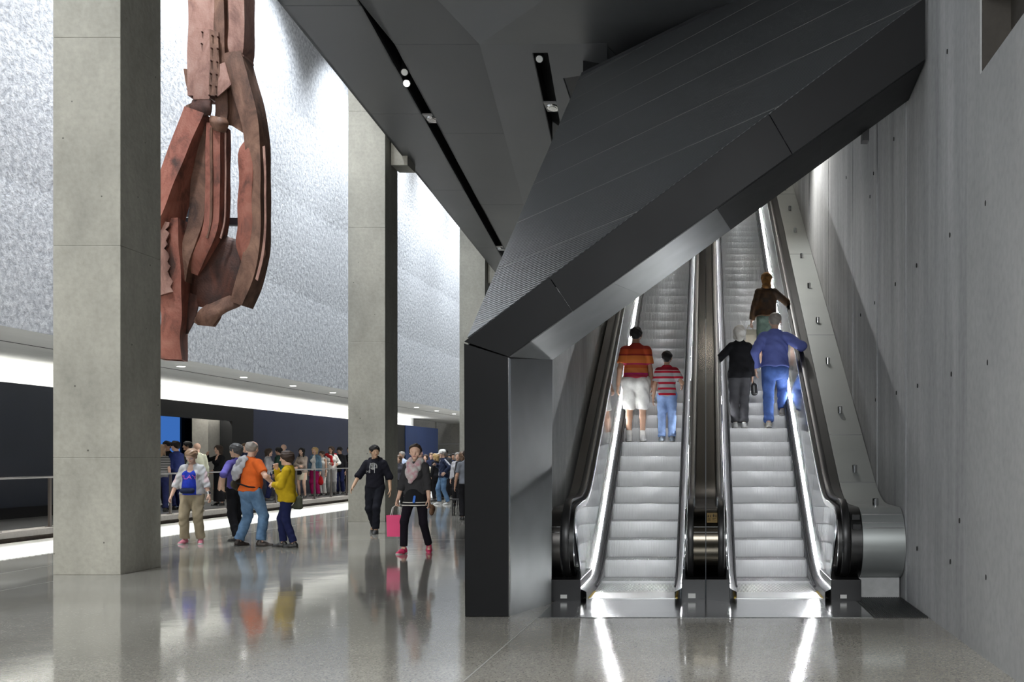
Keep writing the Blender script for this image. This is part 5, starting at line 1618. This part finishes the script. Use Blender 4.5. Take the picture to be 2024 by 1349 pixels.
# 5 young man in black hoodie, walking towards the viewer
w5 = person('young man in black hoodie and dark trousers walking in front of a column', (at(742, 21.7), 21.7, 0), 176, H=1.80, skin='asian', hair=('black', 'short'), head=(38, -6),
            feet=((.09, -.16, .055, 8, 35), (-.06, .16, 0, -8)), hands=((.36, .24, .93), (-.31, .02, .86)), poles=((.8, -.8, 0), (-.8, -.8, 0)),
            top=dict(name='hoodie', mat=C('hoodie', (.009, .009, .014)), sleeve='elbow', loose=.026, hem=-.02, sleeve_loose=.014, neck=.066), bottom=dict(mat=C('black_denim', (.010, .011, .016)), loose=.02), shoes=(.03, .03, .03), vox=.010)
t = w5['tors']
extra(w5, 'hood', [seg(t(-.10, -.03, .53), t(0, -.10, .545), .045, .06, k=.04), seg(t(.10, -.03, .53), t(0, -.10, .545), .045, .06, k=.04), seg(t(-.10, -.03, .53), t(-.03, .08, .47), .04, .03, k=.03), seg(t(.10, -.03, .53), t(.03, .08, .47), .04, .03, k=.03)], MATS['cloth_hoodie'], subs=[seg(w5['necb'], w5['hd'](0, -.02, -.02), .060)])
extra(w5, 'drawstring', [seg(t(sx * .045, .128, .46), t(sx * .050, .150, .27), .0075, k=0) for sx in (-1, 1)], c_lgrey, vox=.005, label='pale hood drawstrings')
gm_ = pbr('grey_print', (.20, .20, .19), .7)
chest_text(w5, w5['hoodie'], 'ME', .075, gm_, 1.235, 1.2, 'grey_lettering', -.085)
def chest_disc(info, shirt, xc, zc, r, mat, name):
    sm_ = shirt.data; bv = BVHTree.FromPolygons([v.co for v in sm_.vertices], [tuple(p.vertices) for p in sm_.polygons])
    m = MB(); rings = []
    def y_at(x, z):
        h = bv.ray_cast(Vector((x, 1, z)), Vector((0, -1, 0))); return h[0].y + .006 if h[0] else .15
    def pt(a, rr): x, z = xc + rr * math.cos(a), zc + rr * math.sin(a); return (x, y_at(x, z), z)
    for lo_, hi_, a0, a1 in ((.72, 1, -.3, 3.5), (.30, .62, .2, 2.4), (.25, .68, 3.3, 5.9), (.0, .2, 0, 6.28)):
        n = 20
        vs = []
        for i in range(n + 1):
            a = a0 + (a1 - a0) * i / n; vs += [pt(a, r * lo_), pt(a, r * hi_)]
        m.add(vs, [(2*i, 2*i+1, 2*i+3, 2*i+2) for i in range(n)])
    o = m.build(name, mat, None, fix=False); o.parent = shirt
    return o
chest_disc(w5, w5['hoodie'], 0, 1.36, .085, gm_, 'round_emblem')
# 6 young woman in scarf, striding
w6 = person('young woman in pale scarf, black leggings and pink shoes, striding forward', (at(822, 17.3), 17.3, 0), 172, H=1.78, sex='f', skin='fair', hair=('dark', 'bun'), head=(18, 0),
            feet=((.13, .20, 0, 8), (-.15, -.14, .02, -22, 12)), hands=((.30, .02, .83), (-.27, .10, .80)), poles=((.8, -.8, 0), (-.8, -.8, 0)), curl=(1.1, .5),
            top=[dict(name='tunic', mat=striped('tunic_stripes', [(.3, (.012, .012, .014)), (.77, (.55, .53, .50)), (.785, (.012, .012, .014)), (.815, (.55, .53, .50)), (.83, (.012, .012, .014)), (1.6, (.012, .012, .014))]), sleeve='none', hem=-.17, loose=.012, flare=.222), dict(name='cardigan', mat=c_char, sleeve='mid', hem=.02, loose=.024, sleeve_loose=.008, neck=.07)],
            bottom=dict(kind='leggings', mat=C('legging', (.009, .007, .012)), fold=None), shoes=(.50, .03, .10), vox=.010)
t = w6['tors']
fl_ = pbr('cloth_floral', (.50, .60, .57), .9, var=.02, vscale=11, col2=(.42, .20, .24), detail=2)
extra(w6, 'scarf', [seg(t(-.07, -.02, .55), t(.07, -.02, .55), .062, k=.04, fold=(.008, 40)), seg(t(-.08, .03, .53), t(-.035, .145, .34), .058, .07, k=.04, fold=(.010, 38)), seg(t(.08, .03, .53), t(.035, .145, .34), .058, .07, k=.04, fold=(.010, 38)), seg(t(0, .15, .38), t(.015, .165, .22), .085, .045, k=.05, n=(0, 1, 0), s=.6, fold=(.010, 36))], fl_, subs=[seg(w6['necb'], w6['hd'](0, .0, .0), .056, .06)])
pk = extra(w6, 'shopping_bag', [], None) if False else None
rw = w6['wri'][0]; Rz6 = Matrix.Rotation(math.radians(172), 3, 'Z'); b6 = Vector(w6['root'].location)
hb = Rz6 @ Vector(rw + V3(.03, 0, -.10)) + b6
pb = thing('shopping_bag', 'bright pink paper shopping bag carried by the young woman in the scarf', 'bag', (hb.x, hb.y, hb.z - .52))
m_pink = pbr('pink_paper', (.62, .045, .16), .55)
M_ = MB(); x, y, z = hb.x, hb.y, hb.z
M_.loft([[(x-.14, y-.05, z-.52), (x+.14, y-.05, z-.52), (x+.14, y+.05, z-.52), (x-.14, y+.05, z-.52)], [(x-.15, y-.06, z-.17), (x+.15, y-.06, z-.17), (x+.15, y+.06, z-.17), (x-.15, y+.06, z-.17)]], True, False)
M_.add([(x-.14, y-.05, z-.52), (x+.14, y-.05, z-.52), (x+.14, y+.05, z-.52), (x-.14, y+.05, z-.52)], [(0, 1, 2, 3)])
M_.build('bag_body', m_pink, pb)
for dy in (-.055, .055):
    MB().tube([(x-.08, y+dy, z-.18), (x-.06, y+dy*.5, z-.05), (x, y, z+.0), (x+.06, y+dy*.5, z-.05), (x+.08, y+dy, z-.18)], .006, 6).build('bag_handle', c_white, pb, smooth=True)
# laces, ID tag
lg = Rz6 @ Vector(t(-.05, .165, .0)) + b6
extra(w6, 'phone_case', [seg(t(-.06, .185, -.02), t(-.06, .215, -.10), .022, k=0, n=(0, 1, 0), s=.5)], pbr('bright_blue', (.03, .14, .55), .4), vox=.006, label='bright blue case at the hip')
lw6 = Rz6 @ Vector(w6['wri'][1]) + b6
extra(w6, 'handbag', [seg(w6['wri'][1] + V3(-.05, -.02, -.16), w6['wri'][1] + V3(-.07, .06, -.20), .07, .06, k=.02, n=(1, 0, 0), s=.6), seg(w6['wri'][1] + V3(-.02, 0, -.09), w6['wri'][1] + V3(-.06, .0, -.16), .02, k=.02)], C('leather_brown', (.13, .075, .045), .15, rough=.5), parent=False, label='small brown leather handbag in the striding young woman\'s hand', category='bag')

# ---- escalator riders
def tread(k): return 0.033 + 0.2197 * k
def nosey(k): return 13.06 + .398 * k
polo = striped('polo_stripes', [(0.8, (.30, .03, .05)), (1.00, (.34, .03, .06)), (1.03, (.38, .02, .14)), (1.055, (.55, .17, .05)), (1.13, (.48, .10, .03)), (1.18, (.42, .03, .10)), (1.205, (.55, .16, .04)), (1.32, (.22, .02, .02)), (1.345, (.40, .06, .02)), (1.42, (.28, .03, .02)), (1.6, (.24, .03, .02))])
r1 = person('man in orange striped polo and white shorts standing on the escalator', (-1.075, nosey(8) + .17, tread(8) + .005), 3, H=1.76, g=1.06, skin='tan', hair=('black', 'short'), head=(-4, -4),
            feet=((.10, .0, 0, 6), (-.11, .0, 0, -6)), hands=((.25, .06, .84), (-.28, .02, .86)), top=dict(name='polo_shirt', mat=polo, sleeve='short', loose=.020, sleeve_loose=.014, hem=.04, neck=.062), bottom=dict(kind='shorts', mat=c_white, loose=.040, waist=.10, len=1.0, fold=(.008, 24)), shoes=(.55, .55, .54), socks=c_white, vox=.010, face=True)
t = r1['tors']
extra(r1, 'belt', [seg(t(0, 0, .055), t(0, 0, .075), .175, k=0, n=(0, 1, 0), s=.74, cuts=[(t(0, 0, .085), (0, 0, 1)), (t(0, 0, .045), (0, 0, -1))])], c_black)
bst = [(0.6, (.30, .03, .05))]
z = .66
while z < 1.10:
    bst += [(z, (.33, .33, .34)), (z + .052, (.34, .014, .03))]; z += .086
bst += [(1.10, (.20, .01, .02)), (1.3, (.2, .01, .02))]
boy_top = striped('boy_stripes', bst)
r2 = person('boy in red and grey striped shirt and jeans beside the man on the escalator', (-.60, nosey(8) + .17, tread(8) + .005), 2, H=1.36, g=.95, skin='tan', hair=('black', 'short'), head=(-6, 0),
            feet=((.10, .0, 0, 4), (-.10, .0, 0, -4)), hands=((.30, .15, 1.12), (-.27, .06, .86)), poles=((.6, -.5, -1), (-.8, -1, 0)), top=dict(mat=boy_top, sleeve='short', loose=.020, sleeve_loose=.012, hem=-.03), bottom=dict(mat=C('pale_denim', (.20, .29, .50), .15), loose=.020), shoes=(.25, .30, .35), vox=.009)
r3 = person('white haired woman in black on the escalator, hand on the left handrail', (.535, nosey(9) + .17, tread(9) + .005), 2, H=1.62, sex='f', g=1.08, skin='fair', hair=('white', 'bob'), head=(0, -6),
            feet=((.075, 0, 0, 4), (-.075, 0, 0, -4)), hands=((.22, .05, .86), (-.43, .24, 1.16)), poles=((.8, -1, 0), (-.8, -.6, -1)), top=dict(mat=c_black, sleeve='long', loose=.020, hem=-.08), bottom=dict(mat=C('dark_grey', (.05, .05, .055)), loose=.022), shoes=(.5, .5, .5), vox=.010)
extra(r3, 'camera_pouch', [seg(r3['wri'][0] + V3(.03, -.02, -.14), r3['wri'][0] + V3(.035, -.02, -.24), .05, .055, k=.01, n=(0, 1, 0), s=.7), seg(r3['wri'][0] + V3(.0, 0, -.02), r3['wri'][0] + V3(.03, -.02, -.12), .012, k=.01)], pbr('pouch_black', (.02, .02, .022), .3), parent=False, label='black camera pouch hanging from the white haired woman\'s hand', category='pouch')
r4 = person('grey haired man in blue shirt and jeans stepping up on the escalator', (1.08, nosey(9) + .16, tread(9) + .005), -3, H=1.84, g=1.12, skin='fair', hair=('grey', 'short'), head=(4, -8), lean=.05,
            feet=((.13, .30, .20, 6), (-.08, -.02, 0, -6, 18)), hands=((.42, .26, 1.24), (-.28, .10, .90)), poles=((.9, -.5, -.6), (-.8, -1, 0)), top=dict(mat=c_bluesh, sleeve='long', loose=.030, hem=.00, sleeve_loose=.012, fold=(.008, 28)), bottom=dict(mat=C('mid_denim', (.045, .085, .24), .2), loose=.026, fold=(.008, 22)), shoes=(.32, .30, .26), vox=.011)
t = r4['tors']
extra(r4, 'belt', [seg(t(0, 0, .005), t(0, 0, .025), .196, k=0, n=(0, 1, 0), s=.76, cuts=[(t(0, 0, .035), (0, 0, 1)), (t(0, 0, -.005), (0, 0, -1))])], c_black)
camo = pbr('cloth_camo', (.014, .013, .011), .9, vscale=7, col2=(.10, .045, .014), var=.2)
r5 = person('woman in dark camouflage jacket and green skirt, topmost rider on the escalator', (1.075, nosey(14) + .17, tread(14) + .005), 0, H=1.70, sex='f', g=1.05, skin='fair', hair=(pbr('cloth_rust_scarf', (.10, .045, .012), .9, vscale=16, col2=(.30, .13, .025), var=.3), 'scarf'), head=(0, -5),
            feet=((.08, 0, 0, 4), (-.08, 0, 0, -4)), hands=((.40, .26, 1.22), (-.27, .02, .88)), poles=((.9, -.6, -.8), (-.8, -1, 0)), curl=(.5, 1.2), top=dict(name='jacket', mat=camo, sleeve='long', loose=.026, hem=.02), bottom=dict(kind='skirt', mat=C('skirt_green', (.12, .17, .14), .3), hem=.50), shoes=(.3, .3, .3), vox=.011)
tb = r5['wri'][1]
x0 = r5['root'].location
tg = thing('tote_bag', 'white tote bag hanging from the topmost rider\'s left hand', 'bag', (x0.x + tb[0] - .03, x0.y + tb[1], x0.z + tb[2] - .45))
x, y, z = x0.x + tb[0] - .03, x0.y + tb[1], x0.z + tb[2] - .07
MB().loft([[(x-.12, y-.04, z-.36), (x+.12, y-.04, z-.36), (x+.12, y+.04, z-.36), (x-.12, y+.04, z-.36)], [(x-.14, y-.05, z-.18), (x+.14, y-.05, z-.18), (x+.14, y+.05, z-.18), (x-.14, y+.05, z-.18)], [(x-.12, y-.02, z-.08), (x+.12, y-.02, z-.08), (x+.12, y+.02, z-.08), (x-.12, y+.02, z-.08)]]).build('bag_body', c_cream, tg, bevel=.01)
for dy in (-.02, .02): MB().tube([(x-.06, y+dy, z-.09), (x-.03, y+dy, z-.01), (x+.03, y+dy, z-.01), (x+.06, y+dy, z-.09)], .006, 6).build('bag_handle', c_cream, tg, smooth=True)

# ---- queue on the raised walkway (z = 0.2) and the crowd beyond the second column
def q(label, px, Yd, yaw, H, **kw):
    z = kw.pop('z', .2)
    return person(label, (at(px, Yd), Yd, z), yaw, H=H, vox=kw.pop('vox', .0165), face=kw.pop('face', True), group=kw.pop('group', 'visitors queuing on the walkway') , **kw)
T = lambda m, s='long', **kw: dict(mat=m, sleeve=s, loose=.020, hem=kw.pop('hem', -.03), fold=(.005, 30), **kw)
Bt = lambda m, **kw: dict(mat=m, loose=.018, **kw)
up = dict(hands=((.12, .24, 1.50), None), poles=((1, -.2, -1), None))
q('blond long haired woman in striped grey top at the column edge', 318, 26.3, 20, 1.66, sex='f', hair=('light', 'long'), top=T(striped('grey_stripes', [(0, (.1, .1, .1))] + [(1.0 + .03 * i, (.06, .06, .06) if i % 2 else (.20, .20, .20)) for i in range(18)] + [(1.6, (.1, .1, .1))]), 'short'), bottom=Bt(c_djean))
q('dark silhouetted visitor before the blue screen with raised hand', 331, 28.8, 170, 1.78, hair=('black', 'short'), skin='tan', top=T(c_black), bottom=Bt(c_black), **up)
q('man in navy jacket with folded arms facing left before the blue screen', 348, 27.4, 75, 1.76, hair=('black', 'short'), skin='fair', hands=((.10, .24, 1.10), (-.10, .24, 1.12)), top=T(C('navy_blue', (.02, .03, .12))), bottom=Bt(c_djean))
q('dark haired man in the shade behind the bald man', 372, 31.0, 120, 1.80, hair=('black', 'short'), skin='tan', top=T(c_char), bottom=Bt(c_black))
q('bald man in cream jacket behind the woman with the pouch', 390, 28.0, 40, 1.72, g=1.1, hair=('grey', 'bald'), top=T(C('pale_green', (.42, .43, .34))), bottom=Bt(c_khaki))
q('woman in black with hand raised to her face', 433, 29.8, 150, 1.68, sex='f', hair=('dark', 'bob'), top=T(c_black, scoop=.09), bottom=dict(kind='skirt', mat=c_black, hem=.12), hands=((.22, .22, 1.50), (-.04, .22, 1.02)), poles=((1, .1, -.6), (-1, -.3, -.5)))
q('brown haired visitor looking out behind the balding man', 485, 30.6, 175, 1.74, hair=('brown', 'short'), top=T(c_navy), bottom=Bt(c_djean))
q('woman in light grey sweater and dark jeans facing away', 530, 33.0, -75, 1.62, sex='f', hair=('dark', 'bob'), top=T(c_lgrey), bottom=Bt(c_djean))
q('dark haired man in bottle green jacket beside the grey sweater', 552, 34.0, 80, 1.66, hair=('black', 'short'), skin='tan', top=T(c_green), bottom=Bt(c_black))
q('bald visitor whose crown shows over the mustard sweater woman', 561, 35.6, 190, 1.78, hair=('grey', 'bald'), top=T(c_char), bottom=Bt(c_black))
q12 = q('woman in beige cardigan and cream skirt with folded arms', 597, 35.8, 172, 1.66, sex='f', hair=('black', 'long'), hands=((-.04, .22, 1.12), (.04, .23, 1.08)), poles=((1, .2, -.8), (-1, .2, -.8)), top=T(c_beige, hem=-.05), bottom=dict(kind='skirt', mat=c_cream, hem=.62))
extra(q12, 'handbag', [seg(q12['tors'](-.03, .19, -.06), q12['tors'](.07, .19, -.06), .07, k=.02, n=(0, 1, 0), s=.6)], c_black, parent=False, label='small black handbag before the woman in the beige cardigan', category='bag')
q13 = q('blond woman in denim jacket, white top and magenta trousers', 623, 36.9, 170, 1.70, sex='f', hair=('blond', 'bob'), top=[dict(name='blouse', mat=c_white, sleeve='none', hem=-.02, loose=.012), dict(name='jacket', mat=c_teal, sleeve='long', hem=-.04, loose=.024, open=.055)], bottom=Bt(c_magenta))
hq = q13['wri'][1]
extra(q13, 'handbag', [seg(hq + V3(-.02, 0, -.22), hq + V3(-.04, .03, -.36), .07, .10, k=.02, n=(0, 1, 0), s=.5), seg(hq + V3(0, 0, -.06), hq + V3(-.02, 0, -.22), .015, k=.01)], c_red, parent=False, label='red handbag held by the blond woman in the denim jacket', category='bag')
q('woman in sleeveless white dress close behind the denim jacket', 637, 37.6, 160, 1.58, sex='f', hair=('dark', 'short'), skin='tan', hands=((.10, .22, 1.12), None), poles=((1, 0, -.6), None), top=T(c_white, 'none'), bottom=Bt(c_white))
q15 = q('woman in white blouse with a red shawl over one shoulder', 655, 38.2, 200, 1.74, sex='f', hair=('dark', 'long'), skin='tan', hands=((.05, .24, 1.14), (-.20, .18, 1.12)), top=T(c_white), bottom=Bt(c_grey), head=(-30, 0))
t = q15['tors']
extra(q15, 'shawl', [seg(t(.16, -.03, .50), t(.02, .10, .42), .07, .06, k=.03), seg(t(.02, .11, .44), t(-.03, .15, .16), .055, .05, k=.03), seg(t(-.14, -.04, .52), t(.14, -.05, .52), .05, k=.03)], c_red)
q('man in dark suit with white collar at the second column', 672, 39.2, 175, 1.72, hair=('black', 'short'), skin='tan', head=(0, -15), top=[dict(name='shirt', mat=c_white, sleeve='none', hem=0, loose=.010), dict(name='jacket', mat=c_black, sleeve='long', hem=-.10, loose=.022, open=.03)], bottom=Bt(c_djean))
q('visitor in black half hidden by the second column', 692, 40.2, 160, 1.74, hair=('black', 'short'), skin='tan', hands=((.06, .26, 1.18), (-.05, .26, 1.16)), top=T(c_black), bottom=Bt(c_black))
G = 'visitors standing beyond the second column'
q('grey haired man in pale blue shirt at the dark panel', 795, 40.0, 150, 1.76, z=0, group=G, hair=('grey', 'short'), skin='tan', top=T(C('pale_blue', (.30, .36, .48)), 'short'), bottom=Bt(c_char))
q('woman in black and white top behind the striding woman\'s arm', 789, 33.5, 165, 1.62, z=0, group=G, sex='f', hair=('brown', 'bob'), top=T(C('dark_knit', (.05, .05, .06))), bottom=Bt(c_black))
q('woman in dusty pink scarf behind the striding woman\'s head', 830, 36.5, 190, 1.76, z=0, group=G, sex='f', hair=(C('dusty_pink', (.36, .22, .21)), 'scarf'), top=T(C('rose', (.28, .17, .15))), bottom=Bt(c_black))
q('dark haired woman in light blouse before the blue wall', 842, 43, 170, 1.66, z=0, group=G, sex='f', hair=('dark', 'long'), top=T(C('pale_grey', (.40, .44, .52))), bottom=Bt(c_navy))
q('man in navy suit standing before the blue wall', 853, 42, 185, 1.72, z=0, group=G, hair=('brown', 'short'), top=T(c_navy), bottom=Bt(c_navy))
q22 = q('blond woman in black coat left of the man in the white cap', 862, 37.5, 60, 1.68, z=0, group=G, sex='f', hair=('blond', 'bob'), top=T(c_black, hem=-.2), bottom=Bt(c_black))
extra(q22, 'handbag', [seg(q22['tors'](-.20, .14, .10), q22['tors'](-.20, .14, .24), .11, .10, k=.02, n=(1, 0, 0), s=.5)], c_cream, parent=False, label='cream handbag on the arm of the blond woman in black', category='bag')
cw = person('man in white cap, navy and white jacket and blue jeans', (at(876, 35.0), 35.0, 0), 118, H=1.80, g=1.1, skin='fair', hair=('grey', 'short'), head=(4, -6), vox=.012, group=G,
            feet=((.17, .10, 0, 10), (-.15, -.10, 0, -10)), hands=((.22, .20, 1.28), (-.27, .02, 1.02)), poles=((1, -.3, -.6), (-1, -.9, 0)), top=[dict(name='shirt', mat=c_lgrey, sleeve='none', hem=0, loose=.010), dict(name='jacket', mat=C('jacket_navy', (.018, .024, .05)), sleeve='long', loose=.03, hem=-.06, open=.04, fold=(.008, 28))], bottom=Bt(c_jean), shoes=(.4, .4, .38))
hd = cw['hd']
extra(cw, 'cap', [seg(hd(0, -.03, .055), hd(0, .025, .058), .098, .096, cuts=[(hd(0, 0, .035), (0, 0, -1))], k=.01), seg(hd(0, .07, .045), hd(0, .155, .02), .075, .06, n=(0, .25, 1), s=.18, k=.01)], c_white)
t = cw['tors']
for i in (0, 1):
    extra(cw, 'sleeve_panel', [seg(cw['shj'][i] + V3((1 - 2 * i) * .02, 0, .02), cw['elb'][i] + V3((1 - 2 * i) * .02, 0, .01), .064, .055, n=(0, 1, 0), s=.6, k=.01)], c_lgrey, label='pale panel along the sleeve')
q('dark haired visitor right behind the white cap', 880, 39, 175, 1.84, z=0, group=G, hair=('black', 'short'), skin='tan', top=T(c_char), bottom=Bt(c_black))
q('visitor with both hands raised to a camera', 888, 41, 190, 1.66, z=0, group=G, hair=('black', 'short'), skin='asian', hands=((.06, .26, 1.52), (-.06, .26, 1.52)), poles=((1, 0, -.5), (-1, 0, -.5)), top=T(c_navy), bottom=Bt(c_black))
q('dark haired person with raised arm right of the camera holder', 897, 42, 180, 1.70, z=0, group=G, hair=('black', 'short'), skin='tan', hands=((.2, .15, 1.60), None), poles=((1, 0, -.5), None), top=T(c_black), bottom=Bt(c_black))
q('grey haired woman in pale blouse beside the portal', 905, 34, 185, 1.70, z=0, group=G, sex='f', hair=('grey', 'bob'), top=T(c_lgrey), bottom=Bt(c_black))
q('brown haired woman with dark backpack beside the portal', 914, 32, 10, 1.72, z=0, group=G, sex='f', hair=('brown', 'bob'), top=T(c_char), bottom=Bt(c_black))
person('man in grey t-shirt cut off by the portal edge', (at(922, 26.3), 26.3, 0), 15, H=1.72, skin='tan', hair=('dark', 'short'), vox=.012, group=G, hands=(None, (-.28, .06, .86)), top=T(C('tshirt_grey', (.13, .14, .16)), 'short'), bottom=Bt(c_black))

# small black side table
tb = thing('side_table', 'small black side table with slim legs beside the steel portal', 'table', (at(903, 28.4), 28.4, 0))
x, y = at(903, 28.4), 28.4
MB().box(x - .16, x + .22, y - .16, y + .16, .41, .445).build('tabletop', M_blackm, tb, bevel=.006)
for dx, dy in ((-.09, -.09), (.02, -.09), (-.09, .09), (.02, .09)):
    MB().tube([(x + dx, y + dy, 0), (x + dx, y + dy, .412)], .014, 8).build('leg', M_chrome if dx > 0 else M_blackm, tb, smooth=True)
